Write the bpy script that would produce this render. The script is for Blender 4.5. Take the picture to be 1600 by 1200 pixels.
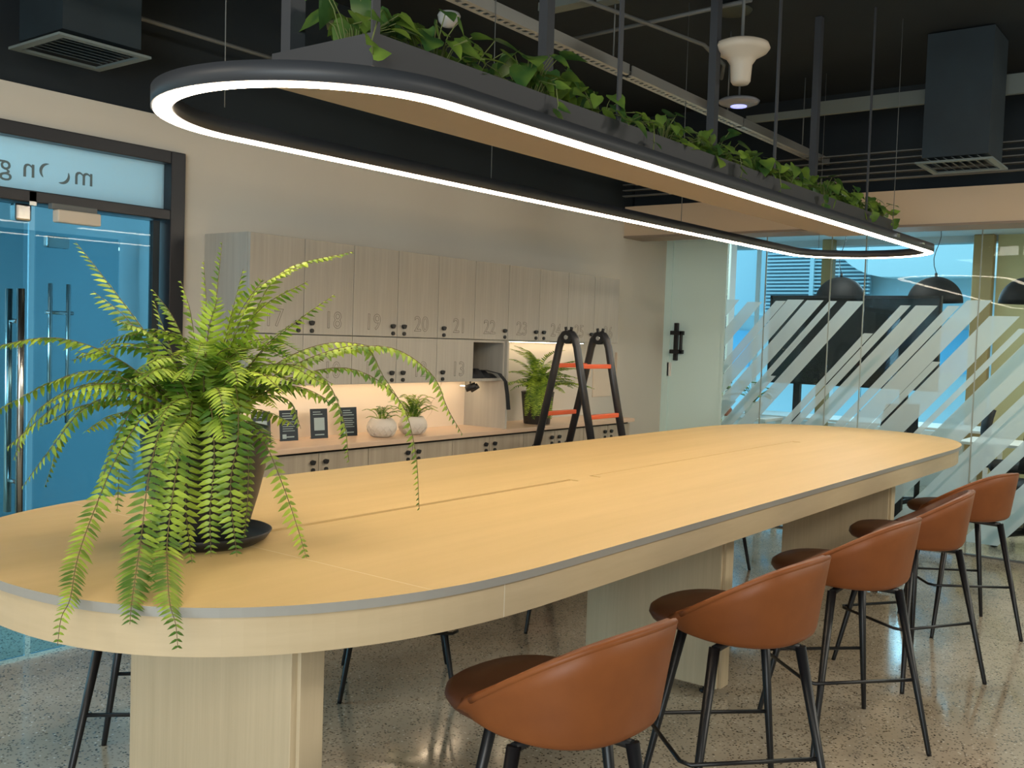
import bpy, bmesh, math, random
from math import sin, cos, pi, radians, hypot, sqrt, atan2
from mathutils import Vector, Matrix

for o in list(bpy.data.objects):
    bpy.data.objects.remove(o)
S = bpy.context.scene
COL = S.collection

# ------------------------------------------------------------------ camera
cam_data = bpy.data.cameras.new('camera')
cam = bpy.data.objects.new('camera', cam_data)
COL.objects.link(cam)
cam_data.sensor_width = 36.0
cam_data.lens = 36.0 * 1548.3 / 1600.0
cam_data.clip_start = 0.05
yaw, pitch, roll = 0.64726409, 0.04764115, -0.03377411
fwd0 = Vector((cos(yaw), sin(yaw), 0)); right0 = Vector((sin(yaw), -cos(yaw), 0)); down0 = Vector((0, 0, -1))
fwd = cos(pitch) * fwd0 + sin(pitch) * down0
down = -sin(pitch) * fwd0 + cos(pitch) * down0
rgt = cos(roll) * right0 + sin(roll) * down
dwn = -sin(roll) * right0 + cos(roll) * down
CAMR = Matrix((rgt, -dwn, -fwd)).transposed()
cam.matrix_world = Matrix.Translation((0, 0, 1.5)) @ CAMR.to_4x4()
S.camera = cam

# ------------------------------------------------------------------ world, exposure, fill lights
W = bpy.data.worlds.new('world'); S.world = W
W.use_nodes = True
W.node_tree.nodes['Background'].inputs[0].default_value = (0.42, 0.77, 0.95, 1)
W.node_tree.nodes['Background'].inputs[1].default_value = 1.55
S.view_settings.view_transform = 'Standard'
S.view_settings.look = 'None'
S.view_settings.exposure = 0.32
S.view_settings.gamma = 1.0
S.view_settings.use_curve_mapping = False


def area(name, loc, sx, sy, power, color, target=None):
    l = bpy.data.lights.new(name, 'AREA'); l.shape = 'RECTANGLE'
    l.size = sx; l.size_y = sy; l.energy = power; l.color = color
    o = bpy.data.objects.new(name, l); COL.objects.link(o); o.location = loc
    if target is not None:
        d = Vector(target) - Vector(loc)
        o.rotation_euler = d.to_track_quat('-Z', 'Y').to_euler()
    return o


# overhead fill lights added out of view to brighten the room
area('room_light', (-1.6, -0.9, 2.9), 1.6, 1.6, 62, (1.0, 0.90, 0.74), (2.4, 2.8, 0.9))
area('room_light', (3.6, -2.4, 3.1), 2.4, 0.5, 60, (1.0, 0.93, 0.80), (3.6, -1.2, 0))
area('room_light', (7.0, -2.0, 3.1), 1.2, 0.6, 70, (1.0, 0.95, 0.82), (7.0, -1.0, 0))
area('room_light', (-0.6, 2.9, 3.1), 1.0, 0.6, 22, (1.0, 0.88, 0.70), (0.6, 3.0, 0))
# large cool fill added behind the camera; no window is built there
area('window_daylight', (-2.8, 0.5, 1.5), 4.0, 1.6, 150, (0.78, 0.92, 1.0), (3.0, 2.0, 1.2))


# ------------------------------------------------------------------ materials
def M(name, col, rough=0.5, metal=0.0, spec=0.5, coat=0.0, noise=None, bump=0.0, scale=20.0,
      stretch=(1, 1, 1), coords='Object'):
    m = bpy.data.materials.new(name); m.use_nodes = True
    nt = m.node_tree; b = nt.nodes['Principled BSDF']
    b.inputs['Base Color'].default_value = (*col, 1)
    b.inputs['Roughness'].default_value = rough
    b.inputs['Metallic'].default_value = metal
    b.inputs['Specular IOR Level'].default_value = spec
    b.inputs['Coat Weight'].default_value = coat
    if noise or bump:
        tc = nt.nodes.new('ShaderNodeTexCoord'); mp = nt.nodes.new('ShaderNodeMapping')
        mp.inputs['Scale'].default_value = stretch
        nz = nt.nodes.new('ShaderNodeTexNoise'); nz.inputs['Scale'].default_value = scale
        nz.inputs['Detail'].default_value = 6
        nt.links.new(tc.outputs[coords], mp.inputs[0]); nt.links.new(mp.outputs[0], nz.inputs['Vector'])
        if noise:
            cr = nt.nodes.new('ShaderNodeValToRGB')
            cr.color_ramp.elements[0].position = 0.3; cr.color_ramp.elements[1].position = 0.7
            cr.color_ramp.elements[0].color = (*noise, 1); cr.color_ramp.elements[1].color = (*col, 1)
            nt.links.new(nz.outputs['Fac'], cr.inputs[0]); nt.links.new(cr.outputs[0], b.inputs['Base Color'])
        if bump:
            bp = nt.nodes.new('ShaderNodeBump'); bp.inputs['Strength'].default_value = bump
            bp.inputs['Distance'].default_value = 0.003
            nt.links.new(nz.outputs['Fac'], bp.inputs['Height']); nt.links.new(bp.outputs[0], b.inputs['Normal'])
    return m


def emit(name, col, s):
    m = bpy.data.materials.new(name); m.use_nodes = True
    b = m.node_tree.nodes['Principled BSDF']
    b.inputs['Base Color'].default_value = (0.8, 0.8, 0.8, 1)
    b.inputs['Emission Color'].default_value = (*col, 1); b.inputs['Emission Strength'].default_value = s
    return m


def glass(name, tint, gl=0.06):
    m = bpy.data.materials.new(name); m.use_nodes = True
    nt = m.node_tree; nt.nodes.remove(nt.nodes['Principled BSDF'])
    out = nt.nodes['Material Output']
    t = nt.nodes.new('ShaderNodeBsdfTransparent'); t.inputs[0].default_value = (*tint, 1)
    g = nt.nodes.new('ShaderNodeBsdfGlossy'); g.inputs['Roughness'].default_value = 0.0
    g.inputs['Color'].default_value = (0.9, 0.95, 1, 1)
    fr = nt.nodes.new('ShaderNodeFresnel'); fr.inputs[0].default_value = 1.22
    mx = nt.nodes.new('ShaderNodeMixShader')
    nt.links.new(fr.outputs[0], mx.inputs[0]); nt.links.new(t.outputs[0], mx.inputs[1]); nt.links.new(g.outputs[0], mx.inputs[2])
    nt.links.new(mx.outputs[0], out.inputs[0])
    return m


def film(name, col, alpha):
    m = bpy.data.materials.new(name); m.use_nodes = True
    nt = m.node_tree; nt.nodes.remove(nt.nodes['Principled BSDF'])
    out = nt.nodes['Material Output']
    t = nt.nodes.new('ShaderNodeBsdfTransparent'); t.inputs[0].default_value = (0.95, 0.97, 0.97, 1)
    d = nt.nodes.new('ShaderNodeBsdfDiffuse'); d.inputs[0].default_value = (*col, 1)
    tr = nt.nodes.new('ShaderNodeBsdfTranslucent'); tr.inputs[0].default_value = (*col, 1)
    m1 = nt.nodes.new('ShaderNodeMixShader'); m1.inputs[0].default_value = 0.55
    nt.links.new(d.outputs[0], m1.inputs[1]); nt.links.new(tr.outputs[0], m1.inputs[2])
    m2 = nt.nodes.new('ShaderNodeMixShader'); m2.inputs[0].default_value = alpha
    nt.links.new(t.outputs[0], m2.inputs[1]); nt.links.new(m1.outputs[0], m2.inputs[2])
    nt.links.new(m2.outputs[0], out.inputs[0])
    return m


def leafmat(name, c1, c2, trans=0.35, rough=0.45):
    m = bpy.data.materials.new(name); m.use_nodes = True
    nt = m.node_tree; b = nt.nodes['Principled BSDF']; out = nt.nodes['Material Output']
    b.inputs['Roughness'].default_value = rough
    oi = nt.nodes.new('ShaderNodeNewGeometry')
    tc = nt.nodes.new('ShaderNodeTexCoord'); nz = nt.nodes.new('ShaderNodeTexNoise'); nz.inputs['Scale'].default_value = 9
    nt.links.new(tc.outputs['Object'], nz.inputs['Vector'])
    cr = nt.nodes.new('ShaderNodeValToRGB')
    cr.color_ramp.elements[0].position = 0.35; cr.color_ramp.elements[1].position = 0.68
    cr.color_ramp.elements[0].color = (*c1, 1); cr.color_ramp.elements[1].color = (*c2, 1)
    ad = nt.nodes.new('ShaderNodeMath'); ad.operation = 'MULTIPLY_ADD'; ad.inputs[1].default_value = 0.25; ad.inputs[2].default_value = -0.12
    ad2 = nt.nodes.new('ShaderNodeMath'); ad2.operation = 'ADD'
    nt.links.new(oi.outputs['Random Per Island'], ad.inputs[0]); nt.links.new(ad.outputs[0], ad2.inputs[0])
    nt.links.new(nz.outputs['Fac'], ad2.inputs[1]); nt.links.new(ad2.outputs[0], cr.inputs[0])
    nt.links.new(cr.outputs[0], b.inputs['Base Color'])
    tr = nt.nodes.new('ShaderNodeBsdfTranslucent'); nt.links.new(cr.outputs[0], tr.inputs[0])
    mx = nt.nodes.new('ShaderNodeMixShader'); mx.inputs[0].default_value = trans
    nt.links.new(b.outputs[0], mx.inputs[1]); nt.links.new(tr.outputs[0], mx.inputs[2]); nt.links.new(mx.outputs[0], out.inputs[0])
    return m


def floor_mat():
    m = bpy.data.materials.new('polished_concrete'); m.use_nodes = True
    nt = m.node_tree; b = nt.nodes['Principled BSDF']; L = nt.links.new
    tc = nt.nodes.new('ShaderNodeTexCoord')
    n1 = nt.nodes.new('ShaderNodeTexNoise'); n1.inputs['Scale'].default_value = 1.6; n1.inputs['Detail'].default_value = 5
    c1 = nt.nodes.new('ShaderNodeValToRGB')
    c1.color_ramp.elements[0].position = 0.3; c1.color_ramp.elements[0].color = (0.34, 0.285, 0.205, 1)
    c1.color_ramp.elements[1].position = 0.7; c1.color_ramp.elements[1].color = (0.60, 0.52, 0.40, 1)
    v = nt.nodes.new('ShaderNodeTexVoronoi'); v.inputs['Scale'].default_value = 78; v.inputs['Randomness'].default_value = 1
    c2 = nt.nodes.new('ShaderNodeValToRGB')
    c2.color_ramp.elements[0].position = 0.27; c2.color_ramp.elements[0].color = (0, 0, 0, 1)
    c2.color_ramp.elements[1].position = 0.38; c2.color_ramp.elements[1].color = (1, 1, 1, 1)
    n2 = nt.nodes.new('ShaderNodeTexNoise'); n2.inputs['Scale'].default_value = 22; n2.inputs['Detail'].default_value = 8
    c3 = nt.nodes.new('ShaderNodeValToRGB')
    c3.color_ramp.elements[0].position = 0.46; c3.color_ramp.elements[0].color = (0, 0, 0, 1)
    c3.color_ramp.elements[1].position = 0.62; c3.color_ramp.elements[1].color = (1, 1, 1, 1)
    mxa = nt.nodes.new('ShaderNodeMath'); mxa.operation = 'MAXIMUM'
    mix = nt.nodes.new('ShaderNodeMix'); mix.data_type = 'RGBA'
    mix.inputs[6].default_value = (0.045, 0.036, 0.027, 1)
    for n in (n1, v, n2): L(tc.outputs['Object'], n.inputs['Vector'])
    L(n1.outputs['Fac'], c1.inputs[0]); L(v.outputs['Distance'], c2.inputs[0]); L(n2.outputs['Fac'], c3.inputs[0])
    L(c2.outputs[0], mxa.inputs[0]); L(c3.outputs[0], mxa.inputs[1])
    # pale aggregate
    v2 = nt.nodes.new('ShaderNodeTexVoronoi'); v2.inputs['Scale'].default_value = 34
    c4 = nt.nodes.new('ShaderNodeValToRGB')
    c4.color_ramp.elements[0].position = 0.10; c4.color_ramp.elements[0].color = (1, 1, 1, 1)
    c4.color_ramp.elements[1].position = 0.16; c4.color_ramp.elements[1].color = (0, 0, 0, 1)
    L(tc.outputs['Object'], v2.inputs['Vector']); L(v2.outputs['Distance'], c4.inputs[0])
    mix2 = nt.nodes.new('ShaderNodeMix'); mix2.data_type = 'RGBA'
    mix2.inputs[7].default_value = (0.80, 0.74, 0.64, 1)
    L(c4.outputs[0], mix2.inputs[0]); L(c1.outputs[0], mix2.inputs[6])
    L(mxa.outputs[0], mix.inputs[0]); L(mix2.outputs[2], mix.inputs[7]); L(mix.outputs[2], b.inputs['Base Color'])
    r = nt.nodes.new('ShaderNodeValToRGB')
    r.color_ramp.elements[0].position = 0.35; r.color_ramp.elements[1].position = 0.65; r.color_ramp.elements[0].color = (0.07, 0.07, 0.07, 1); r.color_ramp.elements[1].color = (0.20, 0.20, 0.20, 1)
    L(n1.outputs['Fac'], r.inputs[0]); L(r.outputs[0], b.inputs['Roughness'])
    b.inputs['Specular IOR Level'].default_value = 0.85
    return m


def wood(name, c1, c2, scale=9.0, stretch=(1, 1, 0.05), rough=0.42, seams=(), seamcol=None):
    """fine streaky laminate grain; seams = list of (axis, position) joint lines in object space"""
    m = bpy.data.materials.new(name); m.use_nodes = True
    nt = m.node_tree; b = nt.nodes['Principled BSDF']; L = nt.links.new
    tc = nt.nodes.new('ShaderNodeTexCoord'); mp = nt.nodes.new('ShaderNodeMapping'); mp.inputs['Scale'].default_value = stretch
    nz = nt.nodes.new('ShaderNodeTexNoise'); nz.inputs['Scale'].default_value = scale; nz.inputs['Detail'].default_value = 8
    nz.inputs['Roughness'].default_value = 0.65
    cr = nt.nodes.new('ShaderNodeValToRGB')
    cr.color_ramp.elements[0].position = 0.3; cr.color_ramp.elements[0].color = (*c1, 1)
    cr.color_ramp.elements[1].position = 0.7; cr.color_ramp.elements[1].color = (*c2, 1)
    L(tc.outputs['Object'], mp.inputs[0]); L(mp.outputs[0], nz.inputs['Vector']); L(nz.outputs['Fac'], cr.inputs[0])
    last = cr.outputs[0]
    if seams:
        sx = nt.nodes.new('ShaderNodeSeparateXYZ'); L(tc.outputs['Object'], sx.inputs[0])
        for ax, pos in seams:
            sub = nt.nodes.new('ShaderNodeMath'); sub.operation = 'SUBTRACT'; sub.inputs[1].default_value = pos
            ab = nt.nodes.new('ShaderNodeMath'); ab.operation = 'ABSOLUTE'
            lt = nt.nodes.new('ShaderNodeMath'); lt.operation = 'LESS_THAN'; lt.inputs[1].default_value = 0.0014
            L(sx.outputs[ax], sub.inputs[0]); L(sub.outputs[0], ab.inputs[0]); L(ab.outputs[0], lt.inputs[0])
            mx = nt.nodes.new('ShaderNodeMix'); mx.data_type = 'RGBA'; mx.inputs[7].default_value = (*seamcol, 1)
            L(lt.outputs[0], mx.inputs[0]); L(last, mx.inputs[6]); last = mx.outputs[2]
    L(last, b.inputs['Base Color'])
    b.inputs['Roughness'].default_value = rough; b.inputs['Specular IOR Level'].default_value = 0.3
    return m


MAT = {}
MAT['floor'] = floor_mat()
MAT['wall'] = M('wall_paint', (0.60, 0.57, 0.50), 0.75, noise=(0.58, 0.55, 0.485), scale=3)
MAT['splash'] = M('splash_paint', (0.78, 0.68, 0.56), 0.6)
MAT['dark'] = M('ceiling_black_paint', (0.008, 0.016, 0.022), 0.8, noise=(0.005, 0.010, 0.015), scale=2)
MAT['duct'] = M('duct_dark_grey', (0.014, 0.028, 0.038), 0.6, noise=(0.010, 0.019, 0.026), scale=4)
MAT['tabletop'] = wood('tabletop_laminate', (0.61, 0.44, 0.195), (0.68, 0.495, 0.235), 5, (0.12, 1.6, 1), 0.5,
                       seams=[('X', -2.49), ('X', 2.49)], seamcol=(0.78, 0.66, 0.46))
MAT['edge'] = M('grey_edge_band', (0.33, 0.32, 0.29), 0.35)
MAT['apron'] = wood('apron_laminate', (0.52, 0.41, 0.255), (0.60, 0.48, 0.31), 6, (0.3, 0.3, 3.0), 0.4,
                    seams=[('X', -2.25), ('X', 2.25)], seamcol=(0.72, 0.66, 0.52))
MAT['ped'] = wood('pedestal_laminate', (0.53, 0.43, 0.28), (0.61, 0.50, 0.335), 34, (1.6, 1.6, 0.05), 0.45)
MAT['locker'] = wood('locker_laminate', (0.35, 0.34, 0.305), (0.42, 0.41, 0.37), 30, (1.5, 1, 0.05), 0.5)
MAT['basecab'] = wood('cabinet_laminate', (0.30, 0.26, 0.20), (0.42, 0.37, 0.29), 14, (1.5, 1, 0.05), 0.5)
MAT['counter'] = M('counter_laminate', (0.62, 0.46, 0.33), 0.35, noise=(0.57, 0.42, 0.30), scale=12, stretch=(0.2, 2, 1))
MAT['gapdark'] = M('shadow_gap', (0.03, 0.028, 0.025), 0.8)
MAT['leather'] = M('tan_leather', (0.25, 0.078, 0.020), 0.48, spec=0.35, noise=(0.19, 0.057, 0.015), bump=0.10, scale=7)
MAT['leather_dark'] = M('seat_leather', (0.11, 0.038, 0.017), 0.42, noise=(0.08, 0.027, 0.012), bump=0.12, scale=10)
MAT['piping'] = M('leather_rim', (0.52, 0.22, 0.08), 0.35)
MAT['black'] = M('black_metal', (0.008, 0.009, 0.011), 0.38, spec=0.5)
MAT['blackpl'] = M('black_plastic', (0.010, 0.011, 0.013), 0.45)
MAT['housing'] = M('pendant_housing', (0.038, 0.043, 0.052), 0.5)
MAT['trough'] = M('planter_steel', (0.040, 0.043, 0.050), 0.55)
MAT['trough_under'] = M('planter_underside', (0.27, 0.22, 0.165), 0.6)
MAT['glow'] = emit('led_diffuser', (1.0, 0.79, 0.57), 26.5)
MAT['undergl'] = emit('led_strip', (1.0, 0.76, 0.50), 15.0)
MAT['pot'] = M('fern_pot', (0.028, 0.026, 0.028), 0.45)
MAT['soil'] = M('soil', (0.03, 0.02, 0.013), 0.9, noise=(0.015, 0.01, 0.006), bump=0.8, scale=60)
MAT['fern'] = leafmat('fern_leaf', (0.075, 0.18, 0.018), (0.46, 0.62, 0.07), 0.30)
MAT['stem'] = M('fern_stem', (0.13, 0.10, 0.03), 0.6)
MAT['pothos'] = leafmat('pothos_leaf', (0.05, 0.13, 0.035), (0.26, 0.40, 0.06), 0.30, 0.35)
MAT['vine'] = M('pothos_vine', (0.14, 0.17, 0.05), 0.6)
MAT['glassL'] = glass('door_glass', (0.68, 0.81, 0.85))
MAT['frostL'] = film('transom_film', (0.72, 0.86, 0.90), 0.72)
MAT['glassR'] = glass('partition_glass', (0.90, 0.96, 0.97))
MAT['glassW'] = glass('window_glass', (0.86, 0.97, 1.0))
MAT['frost'] = film('frosted_film', (0.82, 0.93, 0.95), 0.54)
MAT['frame'] = M('black_frame', (0.010, 0.011, 0.016), 0.35)
MAT['steel'] = M('brushed_steel', (0.60, 0.62, 0.62), 0.22, metal=1.0)
MAT['track'] = M('tray_steel', (0.55, 0.56, 0.54), 0.35, metal=0.8)
MAT['cream'] = M('cream_plastic', (0.62, 0.54, 0.44), 0.5)
MAT['whitepaint'] = M('white_door_paint', (0.66, 0.86, 0.84), 0.45)
MAT['beam'] = M('bulkhead_paint', (0.62, 0.50, 0.36), 0.7, noise=(0.60, 0.48, 0.345), scale=2)
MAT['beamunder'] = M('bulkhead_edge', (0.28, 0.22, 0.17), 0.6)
MAT['officewall'] = M('office_paint', (0.50, 0.55, 0.55), 0.8)
MAT['olive'] = M('office_olive_paint', (0.52, 0.46, 0.24), 0.7)
MAT['column'] = M('bronze_column', (0.38, 0.26, 0.10), 0.45, noise=(0.27, 0.185, 0.075), scale=6, stretch=(1, 1, .1))
MAT['facade'] = M('white_facade', (0.60, 0.70, 0.74), 0.7)
MAT['soffit'] = M('white_soffit', (0.86, 0.90, 0.90), 0.7)
MAT['louvre'] = M('grey_louvre', (0.26, 0.33, 0.37), 0.6)
MAT['bluepane'] = M('blue_window_pane', (0.22, 0.55, 0.80), 0.3)
MAT['white'] = M('white_laminate', (0.80, 0.80, 0.76), 0.4)
MAT['screen'] = M('dark_screen', (0.012, 0.014, 0.015), 0.12)
MAT['dome'] = M('black_dome', (0.010, 0.011, 0.012), 0.65, spec=0.25)
MAT['orange'] = M('orange_rung', (0.62, 0.10, 0.03), 0.4)
MAT['ladder'] = M('ladder_tube', (0.035, 0.037, 0.042), 0.35, metal=0.3)
MAT['ceramic'] = M('white_ceramic', (0.62, 0.58, 0.52), 0.45)
MAT['card'] = M('navy_card', (0.010, 0.022, 0.035), 0.4)
MAT['cardtext'] = M('pale_print', (0.30, 0.40, 0.42), 0.6)
MAT['cloth'] = M('black_cloth', (0.008, 0.010, 0.014), 0.8)
MAT['groove'] = M('engraved_line', (0.13, 0.12, 0.10), 0.7)
MAT['letter'] = M('grey_lettering', (0.13, 0.18, 0.19), 0.6)
MAT['rod'] = M('grey_conduit', (0.12, 0.13, 0.13), 0.5)
MAT['slabgrey'] = M('grey_soffit_board', (0.16, 0.19, 0.18), 0.8)
MAT['palegreen'] = M('pale_disc', (0.045, 0.055, 0.04), 0.7)
MAT['blueled'] = emit('blue_led', (0.25, 0.30, 1.0), 1.2)
MAT['warmlamp'] = emit('lamp_glow', (1.0, 0.75, 0.5), 14.0)
MAT['tube'] = emit('office_light', (1.0, 0.95, 0.85), 3.0)
MAT['sockets'] = M('socket_plate', (0.70, 0.60, 0.48), 0.5)
MAT['seal'] = M('glass_seal', (0.30, 0.34, 0.31), 0.4)
MAT['terracotta'] = M('coral_ceramic', (0.55, 0.20, 0.12), 0.5)


# ------------------------------------------------------------------ mesh helpers
class MB:
    def __init__(s): s.v = []; s.f = []; s.sm = []

    def add(s, vs, fs, smooth=False):
        o = len(s.v); s.v += [tuple(v) for v in vs]; s.f += [tuple(i + o for i in f) for f in fs]; s.sm += [smooth] * len(fs)
        return s

    def box(s, a, b):
        x0, x1 = sorted((a[0], b[0])); y0, y1 = sorted((a[1], b[1])); z0, z1 = sorted((a[2], b[2]))
        v = [(x0, y0, z0), (x1, y0, z0), (x1, y1, z0), (x0, y1, z0), (x0, y0, z1), (x1, y0, z1), (x1, y1, z1), (x0, y1, z1)]
        return s.add(v, [(3, 2, 1, 0), (4, 5, 6, 7), (0, 1, 5, 4), (1, 2, 6, 5), (2, 3, 7, 6), (3, 0, 4, 7)])

    def tube(s, pts, r, n=10, cap=True, r2=None, closed=False):
        pts = [Vector(p) for p in pts]; N = len(pts); vs = []; up = None
        for i, p in enumerate(pts):
            if closed: t = (pts[(i + 1) % N] - pts[i - 1])
            else: t = pts[min(i + 1, N - 1)] - pts[max(i - 1, 0)]
            if t.length < 1e-9: t = Vector((0, 0, 1))
            t.normalize()
            if up is None:
                up = Vector((0, 0, 1)) if abs(t.z) < .9 else Vector((1, 0, 0))
            u = up - t * up.dot(t)
            if u.length < 1e-6: u = t.orthogonal()
            u.normalize(); up = u; w = t.cross(u)
            k = i / max(1, N - 1); rr = r[i] if isinstance(r, (list, tuple)) else (r if r2 is None else r + (r2 - r) * k)
            for j in range(n):
                a = 2 * pi * j / n; vs.append(p + (u * cos(a) + w * sin(a)) * rr)
        fs = []
        for i in range(N if closed else N - 1):
            i2 = (i + 1) % N
            for j in range(n):
                fs.append((i * n + j, i * n + (j + 1) % n, i2 * n + (j + 1) % n, i2 * n + j))
        o = len(s.v); s.add(vs, fs, True)
        if cap and not closed:
            s.f.append(tuple(o + j for j in reversed(range(n)))); s.f.append(tuple(o + (N - 1) * n + j for j in range(n))); s.sm += [False, False]
        return s

    def lathe(s, prof, n=32, c=(0, 0, 0), smooth=True):
        vs = []; fs = []; m = len(prof)
        for i in range(n):
            a = 2 * pi * i / n
            for r, z in prof: vs.append((c[0] + r * cos(a), c[1] + r * sin(a), c[2] + z))
        for i in range(n):
            for j in range(m - 1):
                a = i * m + j; b = ((i + 1) % n) * m + j
                fs.append((a, b, b + 1, a + 1))
        return s.add(vs, fs, smooth)

    def prism(s, outline, z0, z1, smooth=False):
        n = len(outline); vs = [(x, y, z0) for x, y in outline] + [(x, y, z1) for x, y in outline]
        s.add(vs, [tuple(reversed(range(n))), tuple(range(n, 2 * n))])
        o = len(s.v) - 2 * n
        for i in range(n):
            j = (i + 1) % n; s.f.append((o + i, o + j, o + n + j, o + n + i)); s.sm.append(smooth)
        return s

    def build(s, name, mat, parent=None, bevel=0, loc=None, rot=None, solid=0, sub=0):
        me = bpy.data.meshes.new(name); me.from_pydata(s.v, [], s.f); me.update()
        for i, p in enumerate(me.polygons): p.use_smooth = s.sm[i]
        if isinstance(mat, str): mat = MAT[mat]
        me.materials.append(mat)
        o = bpy.data.objects.new(name, me); COL.objects.link(o)
        if parent: o.parent = parent
        if loc: o.location = loc
        if rot: o.rotation_euler = rot
        if solid:
            md = o.modifiers.new('solid', 'SOLIDIFY'); md.thickness = solid; md.offset = -1
        if bevel:
            md = o.modifiers.new('bevel', 'BEVEL'); md.width = bevel; md.segments = 2; md.limit_method = 'ANGLE'; md.angle_limit = radians(40)
        if sub:
            md = o.modifiers.new('sub', 'SUBSURF'); md.levels = sub; md.render_levels = sub
        return o


def Bx(a, b): return MB().box(a, b)


def tag(o, label=None, cat=None, group=None, kind=None):
    if label: o['label'] = label
    if cat: o['category'] = cat
    if group: o['group'] = group
    if kind: o['kind'] = kind
    return o


def empty(name, loc, rz=0, label=None, cat=None, group=None, kind=None):
    o = bpy.data.objects.new(name, None); COL.objects.link(o); o.location = loc; o.rotation_euler = (0, 0, rz)
    o.empty_display_size = 0.1
    return tag(o, label, cat, group, kind)


def kids(o): return [c for c in bpy.data.objects if c.parent == o]


def copy_tree(o, parent=None):
    c = o.copy(); COL.objects.link(c)
    if parent: c.parent = parent
    for ch in kids(o): copy_tree(ch, c)
    return c


def struct(mb, name, mat, bevel=0, parent=None):
    o = mb.build(name, mat, parent, bevel)
    if parent is None: o['kind'] = 'structure'
    return o


def text_mesh(name, txt, size, mat, parent, M4, outline=0.0, extrude=0.0):
    cu = bpy.data.curves.new(name, 'FONT'); cu.body = txt; cu.size = size; cu.align_x = 'CENTER'; cu.align_y = 'CENTER'
    cu.resolution_u = 3
    if outline: cu.fill_mode = 'NONE'; cu.bevel_depth = outline; cu.bevel_resolution = 0
    else: cu.extrude = extrude
    t = bpy.data.objects.new(name + '_tmp', cu); COL.objects.link(t)
    dg = bpy.context.evaluated_depsgraph_get(); dg.update()
    me = bpy.data.meshes.new_from_object(t.evaluated_get(dg)); me.name = name
    bpy.data.objects.remove(t)
    me.transform(M4); me.materials.clear(); me.materials.append(MAT[mat])
    o = bpy.data.objects.new(name, me); COL.objects.link(o)
    if parent: o.parent = parent
    return o


# ------------------------------------------------------------------ the room
WY = 4.26      # wall with lockers
GX = 7.85      # glass partition
struct(Bx((-3, -4, -0.15), (13, 7.5, 0)), 'floor', 'floor')
struct(Bx((-3, -4, 3.35), (7.25, 7.5, 3.5)), 'ceiling', 'dark')
w = MB(); w.box((2.905, WY, 0), (GX, WY + 0.15, 2.50)); w.box((-3, WY, 2.335), (2.905, WY + 0.15, 2.50))
w.box((-3, WY, 0), (0.2, WY + 0.15, 2.335))
struct(w, 'wall_left', 'wall')
struct(Bx((-3, WY + 0.02, 2.50), (GX, WY + 0.15, 3.35)), 'trim_1', 'dark')
struct(Bx((-3.15, -4, 0), (-3, 7.5, 3.5)), 'wall_back', 'wall')
struct(Bx((-3, -4.15, 0), (13, -4, 3.5)), 'wall_right', 'wall')
# wall beside the counter is lit by the strip under the lockers: its glow put into a paler splashback colour
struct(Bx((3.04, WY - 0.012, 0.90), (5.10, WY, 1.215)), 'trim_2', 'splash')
# bulkhead above the glass partition
bh = struct(Bx((7.10, -4, 2.36), (7.40, WY, 2.60)), 'wall_bulkhead', 'beam')
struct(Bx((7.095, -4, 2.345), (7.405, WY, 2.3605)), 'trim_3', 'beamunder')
struct(Bx((7.25, -4, 2.60), (7.40, WY, 3.5)), 'trim_4', 'dark')

# ------------------------------------------------------------------ glass entrance on the left (frame, transom, doors)
fr = MB()
fr.box((2.825, WY - 0.03, 0), (2.905, WY + 0.12, 2.335))
fr.box((0.2, WY - 0.03, 2.275), (2.825, WY + 0.12, 2.335))
fr.box((0.2, WY - 0.03, 2.005), (2.825, WY + 0.12, 2.055))
fr.box((0.2, WY - 0.03, 0), (0.28, WY + 0.12, 2.275))
struct(fr, 'window_1', 'frame', 0.004)
o = struct(Bx((0.28, WY + 0.03, 2.055), (2.825, WY + 0.042, 2.275)), 'window_2', 'frostL')
d1 = struct(Bx((2.20, WY + 0.03, 0.02), (2.80, WY + 0.042, 2.0)), 'door_1', 'glassL')
Bx((2.765, WY + 0.02, 0.0), (2.80, WY + 0.052, 2.0)).build('door_edge', 'duct', d1)
d2 = struct(Bx((1.0, WY + 0.03, 0.02), (2.17, WY + 0.042, 2.0)), 'door_2', 'glassL')
# steel patch fitting and pull handles are parts of the doors
Bx((2.10, WY + 0.005, 1.925), (2.17, WY + 0.065, 2.0)).build('patch_fitting', 'steel', d2, 0.01)


def pull_handle(parent, x, y, z0, z1):
    m = MB()
    for s_ in (-0.045, 0.045 + 0.012):
        m.tube([(x, y + s_, z0), (x, y + s_, z1)], 0.016, 14)
    for z in (z0 + 0.14, z1 - 0.14):
        m.tube([(x, y - 0.045, z), (x, y + 0.057, z)], 0.010, 10)
    m.build('pull_handle', 'steel', parent)


pull_handle(d2, 2.115, WY + 0.03, 0.66, 1.635)
# door closer on the transom
dc = empty('door_closer', (2.34, WY - 0.03, 1.965), 0, 'beige door closer box fixed under the black transom bar of the glass entrance', 'door closer')
Bx((-0.10, -0.05, -0.035), (0.10, 0.0, 0.02)).build('cover', 'cream', dc, 0.006)
Bx((-0.12, -0.035, 0.02), (0.09, 0.0, 0.045)).build('arm', 'rod', dc, 0.003)
Bx((2.14, WY - 0.02, 1.992), (2.17, WY - 0.03, 2.05)).build('bracket', 'steel', d2)

# mirrored lettering on the transom film (read from outside): moong...
lg = empty('lettering_decal', (2.28, WY + 0.028, 2.155), 0, 'mirrored grey lettering "moong" stuck on the frosted transom above the glass doors', 'lettering')
LM = Matrix(((-1, 0, 0, 0), (0, 0, 1, 0), (0, 1, 0, 0), (0, 0, 0, 1)))     # mirrored, upright in XZ


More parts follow.
